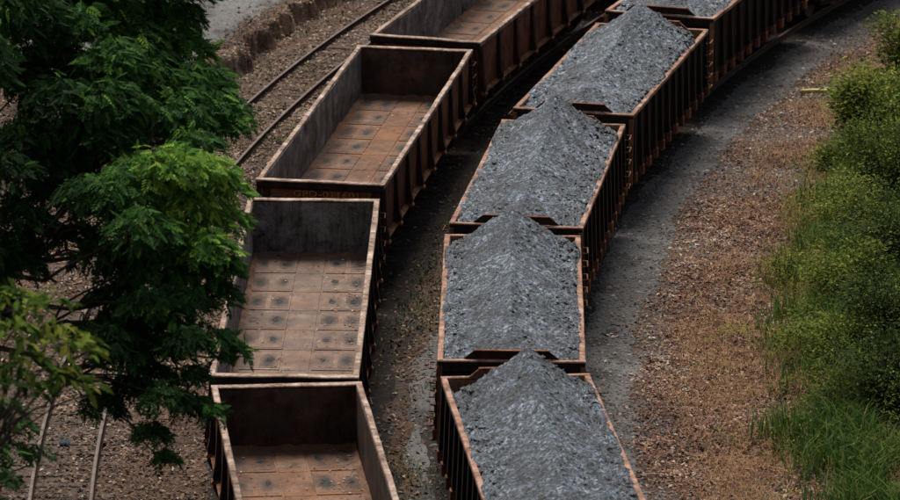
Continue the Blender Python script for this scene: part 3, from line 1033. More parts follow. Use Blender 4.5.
# ------------------------------------------------------------------ coal heaps
def coal_heap(root, seed, peak, label, s_peak, spill, bumps):
    L = 8.52
    nxx, nyy = 84, 250
    xs = np.linspace(-1.285, 1.285, nxx)
    ys = np.linspace(-L / 2 + 0.125, L / 2 - 0.125, nyy)
    X, Y = np.meshgrid(xs, ys)
    s = L / 2 - Y
    s = s + 0.25 * fbm(X * 0.9, Y * 0.5, seed, seed, 2)
    xr = X - 0.07 * fbm(Y * 0.35, 0.5, seed, seed + 3, 2) * 2
    ridge = np.interp(s, [0, 0.2, s_peak, s_peak + 0.35, 3.2, 5.4, 7.2, 8.0, 8.6],
                      [-0.42, -0.34, peak * 1.06, peak * 0.97, peak * 0.84, peak * 0.66, peak * 0.33, 0.06, -0.12])
    for sk, ak in bumps:
        ridge = ridge + ak * np.exp(-((s - sk) / 0.8) ** 2)
    edge = np.interp(s, [0, 0.9, 1.5, 3, 7.3, 8.6], [-0.5, -0.16, -0.05, -0.05, -0.06, -0.16])
    side = np.abs(xr) / 1.22
    z = np.where(s < s_peak + 0.6, np.maximum(ridge - 0.66 * np.abs(xr), edge - 0.02),
                 ridge + (edge - ridge) * np.clip(side, 0, 1.1) ** 0.80)
    bl = smooth(s_peak + 0.1, s_peak + 1.1, s)
    z1 = np.maximum(ridge - 0.66 * np.abs(xr), edge - 0.02)
    z2 = ridge + (edge - ridge) * np.clip(side, 0, 1.1) ** 0.80
    z = z1 * (1 - bl) + z2 * bl
    inner = smooth(1.31, 1.12, np.abs(X))
    z = z + 0.09 * fbm(X * 0.9, Y * 0.9, 0, seed + 7, 3) * inner * smooth(0.0, 0.5, np.hypot(xr, s - s_peak)) + 0.05 * np.clip(1 - np.hypot(xr, (s - s_peak) * 0.8) / 0.34, 0, 1)
    crest = 0.12 + 0.7 * smooth(0.03, 0.35, np.abs(xr)) + 0.9 * smooth(0.75, 1.1, np.abs(xr))
    z = z + crest * 0.03 * fbm(X * 3.1, Y * 3.1, 0, seed + 11, 3)
    z = z + crest * (0.06 * np.abs(fbm(X * 4, (Y + 1.3 * np.abs(X)) * 8, 0, seed + 13, 3)) + 0.026 * vnoise(X * 17, Y * 14, 0, seed + 19)) * (0.25 + 0.75 * inner)
    # spill over the rim in places, hold back below it elsewhere
    rim = smooth(1.16, 1.24, np.abs(X))
    sp = fbm(Y * 0.9 + np.sign(X) * 20, 0.3, 0, seed + 23, 3)
    z = z + rim * np.clip(sp * 0.5 + np.where(X > 0, spill, 0.0) * smooth(1.4, 2.2, s) * smooth(8.0, 7.2, s), -0.1, 0.06) - smooth(1.27, 1.3, np.abs(X)) * 0.10
    z = np.where(np.abs(X) > 1.205, np.maximum(z, -0.06), z)
    Z = RIM + z
    V = np.stack([X.ravel(), Y.ravel(), Z.ravel()], 1)
    ii = (np.arange(nyy - 1)[:, None] * nxx + np.arange(nxx - 1)[None, :]).ravel()
    F = np.stack([ii, ii + 1, ii + nxx + 1, ii + nxx], 1)
    # closed underneath so the heap is a solid body
    nV = len(V)
    B = V.copy()
    B[:, 2] = np.minimum(B[:, 2] - 0.15, RIM - 0.16)
    B[:, 0] = np.clip(B[:, 0], -1.1, 1.1)
    B[:, 1] = np.clip(B[:, 1], -L / 2 + 0.2, L / 2 - 0.2)
    per = list(range(nxx)) + [k * nxx + nxx - 1 for k in range(1, nyy)] + [(nyy - 1) * nxx + k for k in range(nxx - 2, -1, -1)] + [k * nxx for k in range(nyy - 2, 0, -1)]
    skirt = np.array([(per[k], per[k - 1], per[k - 1] + nV, per[k] + nV) for k in range(len(per))])
    V = np.concatenate([V, B]); F = np.concatenate([F, skirt])
    # loose lumps lying on the surface
    r = np.random.default_rng(seed + 100)
    n = 5200
    px = np.where(r.random(n) < 0.45, r.choice([-1, 1], n) * (1.17 - 0.3 * r.random(n) ** 1.6), r.uniform(-1.15, 1.15, n)); py = r.uniform(-L / 2 + 0.25, L / 2 - 0.25, n)
    ix = np.clip(((px + 1.285) / 2.57 * (nxx - 1)).astype(int), 0, nxx - 1)
    iy = np.clip(((py + L / 2 - 0.125) / (L - 0.25) * (nyy - 1)).astype(int), 0, nyy - 1)
    pz = Z[iy, ix]
    size = (0.016 + 0.05 * r.random(n) ** 3.5) * (0.8 + 0.7 * smooth(0.7, 1.1, np.abs(px)))
    lump = np.array([(1, 0, 0), (0, 1, 0), (-1, 0, 0), (0, -1, 0), (0, 0, 0.8), (0, 0, -0.8)], float)
    fq = np.array([(0, 1, 4, 4), (1, 2, 4, 4), (2, 3, 4, 4), (3, 0, 4, 4)])[:, :3]
    LV = lump[None] * size[:, None, None] * r.uniform(0.6, 1.4, (n, 6, 3))
    a = r.uniform(0, 6.28, n); ca, sa = np.cos(a)[:, None], np.sin(a)[:, None]
    LV = np.stack([LV[..., 0] * ca - LV[..., 1] * sa, LV[..., 0] * sa + LV[..., 1] * ca, LV[..., 2]], -1)
    LV += np.stack([px, py, pz], 1)[:, None]
    base = len(V)
    fq4 = np.array([(0, 1, 4, 4)])
    lumpF = (fq[None] + (np.arange(n) * 6)[:, None, None] + base).reshape(-1, 3)
    me = bpy.data.meshes.new('coal_heap')
    allV = np.concatenate([V, LV.reshape(-1, 3)]).astype(np.float32)
    nq, nt3 = len(F), len(lumpF)
    me.vertices.add(len(allV)); me.vertices.foreach_set('co', allV.ravel())
    me.loops.add(nq * 4 + nt3 * 3)
    me.loops.foreach_set('vertex_index', np.concatenate([F.ravel(), lumpF.ravel()]).astype(np.int32))
    me.polygons.add(nq + nt3)
    me.polygons.foreach_set('loop_start', np.concatenate([np.arange(nq) * 4, nq * 4 + np.arange(nt3) * 3]).astype(np.int32))
    me.polygons.foreach_set('loop_total', np.concatenate([np.full(nq, 4), np.full(nt3, 3)]).astype(np.int32))
    me.update(calc_edges=True)
    o = link('coal_heap', me, M['coal'])
    o.location = root.location
    o.rotation_euler = root.rotation_euler
    tag(o, label, 'coal', 'coal heaps in the loaded wagons')


for i, (pk, sp, lab) in enumerate([(0.80, 1.25, 'grey coal heap in the wagon nearest the bottom edge, filling its lower half'),
                                   (0.84, 1.35, 'grey coal heap in the straight second wagon from the bottom'),
                                   (0.86, 1.4, 'pointed grey coal heap in the middle wagon of the loaded row'),
                                   (0.80, 1.5, 'long grey coal heap in the fourth loaded wagon from the bottom'),
                                   (0.70, 1.4, 'coal heap in the wagon cut by the top edge, only its near end showing')]):
    coal_heap(wag_c[i], 200 + i * 13, pk, lab, sp, (0.0, 0.05, 0.25, 0.05, 0.0)[i],
              [[(4.6, -0.10)], [(3.4, -0.06), (5.6, 0.05)], [(5.4, -0.14)], [(3.6, 0.08), (6.2, -0.08)], [(6.4, 0.1)]][i])


# ------------------------------------------------------------------ ground cover (leaves, stones, grass)
def leaf_cloud(name, P, size, tint, mat, lift=0.012, tilt=0.5, aspect=0.55, seed=1, parent=None, zfun=None):
    r = np.random.default_rng(seed)
    n = len(P)
    a = r.uniform(0, 2 * PI, n)
    u = np.stack([np.cos(a), np.sin(a), r.uniform(-tilt, tilt, n)], 1)
    v = np.stack([-np.sin(a), np.cos(a), r.uniform(-tilt, tilt, n)], 1)
    s = size[:, None]
    bend = r.uniform(-0.25, 0.45, n)[:, None] * s * np.array([[0, 0, 1]])
    A = P - u * s
    B = P + v * s * aspect + bend
    C = P + u * s
    D = P - v * s * aspect + bend * r.uniform(0.2, 1, n)[:, None]
    V = np.stack([A, B, C, D], 1).reshape(-1, 3)
    k = np.arange(n)[:, None] * 4
    F = np.concatenate([k + np.array([[0, 1, 2]]), k + np.array([[0, 2, 3]])], 1).reshape(-1, 3)
    return link(name, mesh_np(name, V, F, np.repeat(tint, 2)), mat, parent)


def scatter(n, x0, x1, y0, y1, dens, seed):
    r = np.random.default_rng(seed)
    x = r.uniform(x0, x1, n); y = r.uniform(y0, y1, n)
    keep = r.random(n) < dens(x, y)
    return x[keep], y[keep], r


def d_right(x, y):
    oc = off('coal', x, y) + 0.35 * fbm(x * 0.8, y * 0.6, 0, 71, 4)
    d = smooth(2.0, 2.7, oc)
    d = d * (1 - 0.9 * smooth(-0.02, 0.2, fbm(x * 0.55, y * 0.35, 0, 77, 4)))
    return d + (0.03 + 0.18 * smooth(0.1, 0.35, fbm(x * 0.9, y * 0.5, 0, 177, 3))) * smooth(1.0, 2.3, oc)


x, y, r_ = scatter(330000, 1.5, 13, 80, 127, d_right, 1)
z = ground_z(x, y) + 0.02 + 0.03 * r_.random(len(x))
tn = np.clip(r_.normal(0.47, 0.26, len(x)) + 0.6 * fbm(x * 0.6, y * 0.45, 0, 83, 4), 0, 0.95)
pale = r_.random(len(x)) < 0.012
tn[pale] = 1.0
tag(leaf_cloud('leaf_litter', np.stack([x, y, z], 1), 0.015 + 0.05 * r_.random(len(x)) ** 2.6, tn, M['litter_red'], seed=4),
    'dry red brown leaf litter on the bank right of the path', 'leaves', kind='stuff')


def d_left(x, y):
    of, oe, oc = off('free', x, y), off('empty', x, y), off('coal', x, y)
    n1 = fbm(x * 0.8, y * 0.6, 0, 91, 4)
    left = smooth(-0.4, -1.0, oe) * (0.35 + 0.65 * smooth(-0.35, 0.1, n1))
    road = smooth(-2.3, -2.9, of + 0.5 * n1) * smooth(110, 114, y)
    left = left * (1 - 0.9 * road)
    mid = smooth(-0.6, 0.0, oe) * smooth(-0.9, -1.4, oc + 0.6 * n1)
    left = left * (0.2 + 0.8 * smooth(-1.2, -1.8, oe + 0.4 * n1))
    mid = mid * (0.12 + 0.88 * smooth(1.5, 2.2, oe + 0.5 * n1))
    mid = mid * (1 - 0.85 * smooth(-2.2, -1.7, oc + 0.5 * n1) * smooth(96, 90, y))
    return np.clip(left + mid * 0.8, 0, 1)


x, y, r_ = scatter(360000, -12.5, 7, 80, 126, d_left, 2)
rail_clear = np.minimum(np.abs(np.abs(off('free', x, y)) - 0.533), 1) > 0.07
x, y = x[rail_clear], y[rail_clear]
z = ground_z(x, y) + 0.02 + 0.03 * r_.random(len(x))
tn = np.clip(r_.normal(0.5, 0.26, len(x)) + 0.6 * fbm(x * 0.6, y * 0.45, 0, 97, 4), 0, 0.95)
tn[r_.random(len(x)) < 0.012] = 1.0
tag(leaf_cloud('leaf_litter', np.stack([x, y, z], 1), 0.016 + 0.05 * r_.random(len(x)) ** 2.4, tn, M['litter_tan'], seed=5),
    'tan dry leaf litter between the tracks left of the coal wagons', 'leaves', kind='stuff')


def stones(name, n, x0, x1, y0, y1, dens, seed, label, smin=0.012, smax=0.04):
    x, y, r = scatter(n, x0, x1, y0, y1, dens, seed)
    n = len(x)
    z = ground_z(x, y) + 0.02
    size = smin + (smax - smin) * r.random(n) ** 2.5
    lump = np.array([(1, 0, 0), (0, 1, 0), (-1, 0, 0), (0, -1, 0), (0, 0, 0.75)], float)
    LV = lump[None] * size[:, None, None] * r.uniform(0.6, 1.4, (n, 5, 3))
    a = r.uniform(0, 6.28, n); ca, sa = np.cos(a)[:, None], np.sin(a)[:, None]
    LV = np.stack([LV[..., 0] * ca - LV[..., 1] * sa, LV[..., 0] * sa + LV[..., 1] * ca, LV[..., 2]], -1) + np.stack([x, y, z], 1)[:, None]
    fq = np.array([(0, 1, 4), (1, 2, 4), (2, 3, 4), (3, 0, 4)])
    F = (fq[None] + (np.arange(n) * 5)[:, None, None]).reshape(-1, 3)
    tn = np.clip(r.normal(0.45, 0.2, n), 0, 1)
    tag(link(name, mesh_np(name, LV.reshape(-1, 3), F, np.repeat(tn, 4)), M['stones']), label, 'stones', kind='stuff')


stones('gravel_stones', 130000, 1.5, 12, 80, 127,
       lambda x, y: smooth(0.9, 1.2, off('coal', x, y)) * (0.35 + 0.65 * smooth(2.0, 2.6, off('coal', x, y)) * smooth(-0.1, 0.15, fbm(x * 0.55, y * 0.35, 0, 77, 4))) * (1 - smooth(5, 7, off('coal', x, y))),
       6, 'loose grey gravel stones on the path and bank')
stones('path_stones', 14000, 1.5, 12, 80, 127, lambda x, y: smooth(0.9, 1.1, off('coal', x, y)) * smooth(2.5, 2.2, off('coal', x, y)), 9,
       'bigger loose stones and spilled coal lumps on the grey path', 0.02, 0.06)
stones('ballast_stones', 90000, -12, 6, 80, 126, lambda x, y: 0.2 * smooth(-0.9, -1.2, off('coal', x, y)) * (0.15 + 0.85 * smooth(1.4, 2.0, np.abs(off('empty', x, y)))), 7,
       'grey ballast stones scattered between the tracks', 0.015, 0.05)


def blades(name, P, h, lean, w, tint, mat, label, cat, seed):
    r = np.random.default_rng(seed)
    n = len(P)
    a = r.uniform(0, 2 * PI, n)
    d = np.stack([np.cos(a), np.sin(a), np.zeros(n)], 1)
    sd = np.stack([-np.sin(a), np.cos(a), np.zeros(n)], 1) * w[:, None]
    up = np.array([[0, 0, 1.0]])
    h_, l_ = h[:, None], lean[:, None]
    p0, p1, p2 = P, P + up * h_ * 0.6 + d * l_ * 0.35 * h_, P + up * h_ * (1 - 0.25 * l_) + d * l_ * h_
    V = np.stack([p0 - sd, p0 + sd, p1 + sd * 0.8, p1 - sd * 0.8, p2], 1).reshape(-1, 3)
    k = np.arange(n)[:, None] * 5
    F = np.concatenate([k + np.array([[0, 1, 2]]), k + np.array([[0, 2, 3]]), k + np.array([[3, 2, 4]])], 1).reshape(-1, 3)
    o = link(name, mesh_np(name, V, F, np.repeat(tint, 3)), mat)
    tag(o, label, cat, kind='stuff')


def green(x, y):
    oc = off('coal', x, y) + 0.9 * fbm(x * 0.5, y * 0.3, 0, 51, 3)
    return smooth(4.3, 6.4, oc)


def tufts(x, y):
    return smooth(-0.25, 0.25, fbm(x * 1.5, y * 0.9, 0, 61, 3))


x, y, r_ = scatter(190000, 4, 13.5, 80, 127, lambda x, y: green(x, y) * (0.25 + 0.75 * tufts(x, y)), 12)
hh = (0.18 + 0.4 * r_.random(len(x))) * (0.6 + 0.8 * tufts(x, y))
tn = np.clip(r_.normal(0.5, 0.2, len(x)) + 0.3 * fbm(x * 0.8, y * 0.5, 0, 63, 3), 0, 1)
blades('tall_grass', np.stack([x, y, ground_z(x, y) - 0.02], 1), hh, 0.25 + 0.6 * r_.random(len(x)), 0.008 + 0.012 * r_.random(len(x)), tn, M['grass'],
       'long green grass on the bank at the right edge', 'grass', 13)


def dry(x, y):
    oc = off('coal', x, y) + 0.9 * fbm(x * 0.5, y * 0.3, 0, 51, 3)
    return smooth(2.3, 3.8, oc) * (1 - 0.6 * smooth(6.0, 8.0, oc)) * (0.10 + 0.9 * smooth(-0.2, 0.25, fbm(x * 0.8, y * 0.5, 0, 67, 3)))


x, y, r_ = scatter(300000, 3, 12, 80, 126, dry, 14)
blades('dry_grass', np.stack([x, y, ground_z(x, y) - 0.02], 1), 0.05 + 0.2 * r_.random(len(x)), 0.7 + 1.2 * r_.random(len(x)), 0.004 + 0.006 * r_.random(len(x)),
       np.clip(r_.normal(0.5, 0.22, len(x)), 0, 1), M['dry_grass'], 'dry orange brown grass between leaf litter and green bank', 'grass', 15)


def weedy(x, y):
    of, oc = off('free', x, y), off('coal', x, y)
    n1 = smooth(0.05, 0.3, fbm(x * 0.7, y * 0.5, 0, 101, 3))
    left = smooth(0.6, -0.2, np.abs(of) - 1.6) * smooth(104, 110, y) * 0.8
    mid = smooth(-1.2, -1.6, oc) * smooth(-3.0, -2.4, oc)
    return n1 * np.clip(left * 0.8 + mid, 0, 1)


def fringe(x, y):
    oc = off('coal', x, y) + 0.9 * fbm(x * 0.5, y * 0.3, 0, 51, 3)
    return smooth(3.9, 5.2, oc) * smooth(8.5, 6.0, oc) * smooth(-0.25, 0.2, fbm(x * 1.3, y * 0.8, 0, 191, 3)) * smooth(82, 90, y)


x, y, r_ = scatter(90000, 4, 13, 80, 127, fringe, 24)
blades('golden_grass', np.stack([x, y, ground_z(x, y) - 0.02], 1), 0.12 + 0.35 * r_.random(len(x)), 0.4 + 0.9 * r_.random(len(x)), 0.006 + 0.009 * r_.random(len(x)),
       np.clip(r_.normal(0.5, 0.25, len(x)), 0, 1), M['golden'], 'yellow green seeding grass along the edge of the right bank', 'grass', 25)

x, y, r_ = scatter(70000, -8, 5, 80, 126, weedy, 16)
blades('weeds', np.stack([x, y, ground_z(x, y) - 0.01], 1), 0.06 + 0.14 * r_.random(len(x)), 0.5 + 0.8 * r_.random(len(x)), 0.006 + 0.008 * r_.random(len(x)),
       np.clip(r_.normal(0.5, 0.25, len(x)), 0, 1), M['moss'], 'low olive weeds growing between the tracks', 'weeds', 17)


def weedy_bank(x, y):
    oc = off('coal', x, y) + 1.3 * fbm(x * 0.5, y * 0.3, 0, 51, 3)
    return np.clip((smooth(4.4, 6.4, oc) + 0.34 * smooth(2.9, 4.6, oc) * smooth(0.0, 0.3, fbm(x * 0.9, y * 0.6, 0, 211, 3))) * (0.25 + 0.9 * smooth(-0.2, 0.3, fbm(x * 1.3, y * 0.8, 0, 131, 3))), 0, 1)


x, y, r_ = scatter(240000, 4, 13.5, 80, 127, weedy_bank, 18)
hm_ = (0.12 + 0.75 * smooth(-0.35, 0.5, fbm(x * 1.1, y * 0.8, 0, 137, 4))) * (0.25 + 0.75 * smooth(4.0, 6.2, off('coal', x, y)))
z = ground_z(x, y) + 0.03 + hm_ * np.sqrt(r_.random(len(x)))
tn = np.clip(0.30 + 0.38 * smooth(7.4, 5.2, off('coal', x, y)) + 0.6 * fbm(x * 0.7, y * 0.5, 0, 139, 3) + r_.normal(0, 0.17, len(x)), 0, 1)
tag(leaf_cloud('undergrowth', np.stack([x, y, z], 1), 0.018 + 0.026 * r_.random(len(x)), tn, M['shrub'], tilt=0.9, aspect=0.45, seed=19),
    'tangled yellow green undergrowth covering the right bank', 'undergrowth', kind='stuff')


# floor debris in the empty wagons: pale flakes along the plates
for i, w in enumerate(wag_e[:4]):
    r = np.random.default_rng(300 + i)
    n = 900
    px = np.clip(np.where(r.random(n) < 0.5, r.normal(0.95, 0.22, n), r.uniform(-1.15, 1.15, n)), -1.15, 1.15)
    P = np.stack([px, r.uniform(-5.9, 5.9, n), np.full(n, 1.1)], 1)
    tn = np.clip(r.normal(0.6, 0.25, n), 0, 1)
    o = leaf_cloud('floor_debris', P, 0.012 + 0.03 * r.random(n) ** 2, tn, M['litter_tan'], tilt=0.15, seed=310 + i, parent=w)
    o['kind'] = 'stuff'


# ------------------------------------------------------------------ trees
def instance(templ_v, templ_f, P, Xd, Zd, scale, tint, jitter_t=0.06, seed=0):
    """copies of a leaf template: P roots, Xd growing direction, Zd approximate up"""
    r = np.random.default_rng(seed)
    Xd = Xd / np.linalg.norm(Xd, axis=1, keepdims=True)
    Yd = np.cross(Zd, Xd); Yd /= np.linalg.norm(Yd, axis=1, keepdims=True) + 1e-9
    Zn = np.cross(Xd, Yd)
    Bm = np.stack([Xd, Yd, Zn], 1) * scale[:, None, None]
    V = np.einsum('kc,ncd->nkd', templ_v, Bm) + P[:, None]
    n, k = len(P), len(templ_v)
    F = (templ_f[None] + (np.arange(n) * k)[:, None, None]).reshape(-1, templ_f.shape[1])
    T = np.repeat(tint, len(templ_f)) + r.normal(0, jitter_t, len(F))
    return V.reshape(-1, 3), F, np.clip(T, 0, 1)


def frond_template(pairs=4):
    """a spray of broad pointed leaflets set in pairs along a drooping stalk, with one at the tip"""
    V, F = [], []

    def leaflet(o, d, ln, w, dz):
        b = len(V)
        nx_, ny_ = -d[1], d[0]
        V.extend([(o[0], o[1], o[2]), (o[0] + d[0] * ln * .5 + nx_ * w, o[1] + d[1] * ln * .5 + ny_ * w, o[2] + dz * .3 + 0.03),
                  (o[0] + d[0] * ln, o[1] + d[1] * ln, o[2] + dz), (o[0] + d[0] * ln * .5 - nx_ * w, o[1] + d[1] * ln * .5 - ny_ * w, o[2] + dz * .3 - 0.03)])
        F.append((b, b + 1, b + 2)); F.append((b, b + 2, b + 3))
    for i in range(pairs):
        t = (i + 0.5) / (pairs + 0.4)
        z = -0.3 * t * t
        for s_ in (-1, 1):
            an = s_ * (1.0 - 0.45 * t)
            leaflet((t * 0.85, 0, z), (math.cos(an), math.sin(an)), 0.46 - 0.1 * t, 0.095, -0.1)
    leaflet((0.8, 0, -0.24), (1, 0), 0.42, 0.095, -0.12)
    return np.array(V, float), np.array(F)


def leaf_template(width=0.22, bend=-0.18):
    V = [(0, 0, 0), (0.35, width, 0.03), (0.35, -width, 0.03), (0.7, width * 0.75, bend * .4), (0.7, -width * .75, bend * .4), (1, 0, bend), (0.35, 0, -0.02), (0.7, 0, bend * .5)]
    F = [(0, 6, 1), (0, 2, 6), (6, 7, 3), (6, 3, 1), (6, 2, 4), (6, 4, 7), (7, 5, 3), (7, 4, 5)]
    return np.array(V, float), np.array(F)


def limb(bm, a, b, r0, r1, sag, n=7, wob=0.12, seed=0):
    rr = random.Random(seed)
    pts, rad = [], []
    L = (b - a).length
    for i in range(n + 1):
        t = i / n
        p = a.lerp(b, t) + Vector((0, 0, sag * L * math.sin(PI * t)))
        if 0 < i < n:
            p += Vector((rr.uniform(-1, 1), rr.uniform(-1, 1), rr.uniform(-.6, .6))) * wob
        pts.append(p); rad.append(r0 + (r1 - r0) * t ** 0.8)
    tube(bm, pts, rad, 7)
    return pts


def feathery_tree(name, label, base, fork_z, pads, seed, mat, templ, flen, per, trunk_r, tilt_out=0.75, cat='tree'):
    """pads: (centre Vector, horizontal radius, tint)"""
    root = empty(name, base)
    b = Vector(base)
    bm = bmesh.new()
    rr = random.Random(seed)
    r = np.random.default_rng(seed)
    fork = b + Vector((0.3, 0.2, fork_z))
    tube(bm, [Vector((0, 0, -0.4)), Vector((0.03, 0.05, 0.3)), Vector((0.12, 0.02, fork_z * .5)), fork - b], [trunk_r * 1.4, trunk_r, trunk_r * .85, trunk_r * .7], 10)
    # boughs: pads grouped, every pad reached by its own limb from a point on the trunk or a bough
    cs = np.array([p[0] for p in pads])
    nb = max(3, len(pads) // 7)
    cent = cs[r.choice(len(cs), nb, replace=False)]
    for _ in range(6):
        lab = np.argmin(((cs[:, None] - cent[None]) ** 2).sum(-1), 1)
        cent = np.array([cs[lab == k].mean(0) if (lab == k).any() else cent[k] for k in range(nb)])
    Vs, Fs, Ts, nv = [], [], [], 0
    for k in range(nb):
        mem = np.where(lab == k)[0]
        if len(mem) == 0: continue
        hub = Vector(cent[k]).lerp(fork, 0.35) - Vector((0, 0, 0.35))
        limb(bm, fork - b, hub - b, trunk_r * 0.34, trunk_r * 0.13, 0.10, seed=seed + k)
        for m in mem:
            c, rad, tint = pads[m]
            end = Vector(c) - Vector((0, 0, 0.12))
            limb(bm, hub - b, end - b, trunk_r * 0.12, 0.010, 0.06, 6, 0.1, seed + 100 + int(m))
            # twigs and fronds
            out = (Vector(c) - hub); out.z = 0
            out = out.normalized() if out.length > 1e-3 else Vector((1, 0, 0))
            n = int(per * rad * rad)
            th = r.uniform(0, 2 * PI, n)
            q = np.sqrt(r.random(n))
            off_ = np.stack([np.cos(th) * q * rad, np.sin(th) * q * rad, np.zeros(n)], 1)
            off_[:, 2] = 0.34 * rad * (1 - q ** 2) - 0.30 * rad * q ** 2 * 0.8 + r.normal(0, 0.10 * rad, n) - 0.30 * rad * (r.random(n) ** 3)
            dirn = off_.copy(); dirn[:, 2] = 0
            dirn /= np.linalg.norm(dirn, axis=1, keepdims=True) + 1e-6
            dirn = dirn * tilt_out + np.array(out)[None] * 0.45 + r.normal(0, 0.5, (n, 3))
            dirn[:, 2] = r.normal(-0.12, 0.4, n) - 0.25 * q
            up = np.stack([r.normal(0, 0.35, n), r.normal(0, 0.35, n), np.ones(n)], 1)
            sc = flen * r.uniform(0.65, 1.25, n)
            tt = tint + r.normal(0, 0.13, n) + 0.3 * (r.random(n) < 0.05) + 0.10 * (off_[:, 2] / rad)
            V, F, T = instance(templ[0], templ[1], np.array(c)[None] - np.array(b)[None] + off_ - dirn * 0.3 * sc[:, None], dirn, up, sc, tt, 0.04, seed + int(m))
            Vs.append(V); Fs.append(F + nv); Ts.append(T); nv += len(V)
            for _ in range(5):
                a = rr.uniform(0, 6.28); e = end + Vector((math.cos(a) * rad * .85, math.sin(a) * rad * .85, rr.uniform(-.15, .12)))
                limb(bm, end - b, e - b, 0.011, 0.004, 0.05, 3, 0.03, rr.randint(0, 9999))
    link('trunk', to_mesh(bm, 'trunk', True), M['bark'], root)
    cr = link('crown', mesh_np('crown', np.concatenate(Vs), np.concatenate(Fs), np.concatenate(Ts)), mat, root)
    tag(root, label, cat)
    return root


rp = random.Random(77)


def pad_list(spec, scale_px):
    out = []
    for px, py, d, rad, tint in spec:
        out.append((at(px, py, d + rp.uniform(-0.5, 0.5)), rad, tint))
    return out


FROND = frond_template()
# the big dark tree on the left; upper crown, bright young growth in the middle, dark hanging boughs below
specA = []
for px, py, d, rad, t in [
    (20, -30, 79, .95, .34), (80, -40, 80, 1.0, .36), (140, -35, 79, 1.0, .42), (185, -20, 78, .6, .45),
    (5, 30, 77, .75, .25), (25, 75, 77, .6, .2), (60, 95, 76.5, .7, .25), (85, 25, 77.5, .7, .4), (128, 12, 78, .7, .46), (170, 8, 78, .6, .5),
    (145, 40, 77.5, .65, .46), (185, 45, 77.5, .55, .52), (115, 55, 77, .65, .42), (160, 72, 77, .7, .5), (200, 75, 77, .6, .5), (215, 100, 76.8, .55, .5),
    (228, 118, 76.6, .45, .5), (185, 108, 76.6, .65, .46), (150, 108, 76.3, .7, .42), (110, 95, 76.3, .65, .4), (75, 125, 76, .7, .34), (30, 130, 76, .6, .22),
    (110, 125, 75.8, .65, .38), (195, 138, 76, .5, .46), (8, 165, 75.6, .55, .15),
    (140, 165, 75, .6, .62), (175, 160, 74.8, .6, .72), (205, 168, 74.8, .55, .75), (225, 185, 74.6, .45, .72), (120, 185, 74.8, .6, .48), (160, 195, 74.4, .65, .64),
    (195, 205, 74.3, .6, .74), (222, 215, 74.3, .45, .68), (180, 235, 74, .6, .66), (210, 245, 74, .5, .58), (145, 225, 74, .65, .42), (195, 268, 73.8, .6, .46),
    (222, 262, 73.8, .4, .44), (160, 262, 73.7, .6, .36), (218, 290, 73.6, .4, .4), (185, 298, 73.5, .5, .36), (150, 300, 73.4, .55, .25),
    (55, 165, 75.5, .55, .24), (85, 190, 75, .5, .25), (20, 215, 75, .55, .15), (10, 260, 74.5, .6, .18), 
    (120, 290, 73.8, .45, .2), (115, 335, 73.2, .42, .18), (150, 345, 73, .48, .22), (185, 335, 73, .42, .28), (215, 335, 72.8, .36, .36), (236, 350, 72.7, .30, .44),
    (130, 385, 72.6, .42, .2), (165, 395, 72.4, .45, .26), (195, 402, 72.3, .36, .28), (212, 410, 72.2, .24, .28), (150, 430, 72, .32, .26), (165, 455, 71.8, .22, .42),
    (100, 400, 72.6, .4, .18),
    (45, 15, 80, .9, .3), (20, 0, 78, .8, .3), (60, 60, 79, .9, .22), (100, 75, 79, .9, .28), (60, 145, 78, .8, .2), (110, 150, 77.5, .8, .26),
    (150, 130, 78, .8, .34), (140, 250, 75.5, .6, .22), (180, 90, 79, .8, .36), 
    (170, 330, 74, .5, .16), (78, 232, 76, .45, .26), (45, 225, 76.5, .4, .2), (20, 245, 75.5, .5, .2), (100, 250, 75, .5, .24), (125, 262, 74.5, .5, .28), (70, 180, 75.5, .6, .26), (105, 205, 75, .55, .32), (35, 190, 76, .5, .2), (120, 350, 73, .45, .24), (90, 330, 73.5, .38, .2), (150, 372, 72.8, .42, .28), (135, 318, 73.5, .45, .26), (190, 372, 72.7, .32, .3), (150, 20, 80, .9, .36), (110, -10, 80, .9, .36), (60, -10, 79, .8, .34), (120, 315, 74, .5, .14)]:
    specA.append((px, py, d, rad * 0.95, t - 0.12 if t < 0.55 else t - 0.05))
# the part of the crown outside the picture, round its trunk
for k in range(26):
    specA.append((rp.uniform(-170, -15), rp.uniform(-90, 330), rp.uniform(73.5, 79), rp.uniform(.6, 1.0), rp.uniform(.2, .4)))
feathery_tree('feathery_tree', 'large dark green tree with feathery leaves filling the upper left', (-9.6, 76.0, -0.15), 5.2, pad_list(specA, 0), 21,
              M['feather'], FROND, 0.21, 800, 0.26)

# yellow-green lance-leaved tree, nearer the camera, lower left
specB = []
for px, py, d, rad, t in [(15, 300, 62, .45, .5), (50, 300, 62, .36, .55), (20, 330, 61.5, .45, .5), (60, 335, 61.5, .40, .6), (85, 345, 61.5, .3, .62), (30, 365, 61, .45, .45),
                          (68, 372, 61, .30, .6), (90, 385, 61, .22, .6), (15, 385, 61, .34, .2), (55, 385, 61, .24, .4)]:
    specB.append((px, py, d, rad, t))
for k in range(9):
    specB.append((rp.uniform(-150, -30), rp.uniform(230, 390), rp.uniform(60, 63), rp.uniform(.4, .6), rp.uniform(.3, .55)))
LANCE = leaf_template(0.16)
feathery_tree('lance_leaf_tree', 'yellow green tree with narrow lance leaves at the left edge', (-7.9, 61.5, -0.15), 5.6, pad_list(specB, 0), 31,
              M['lance'], LANCE, 0.22, 380, 0.16)

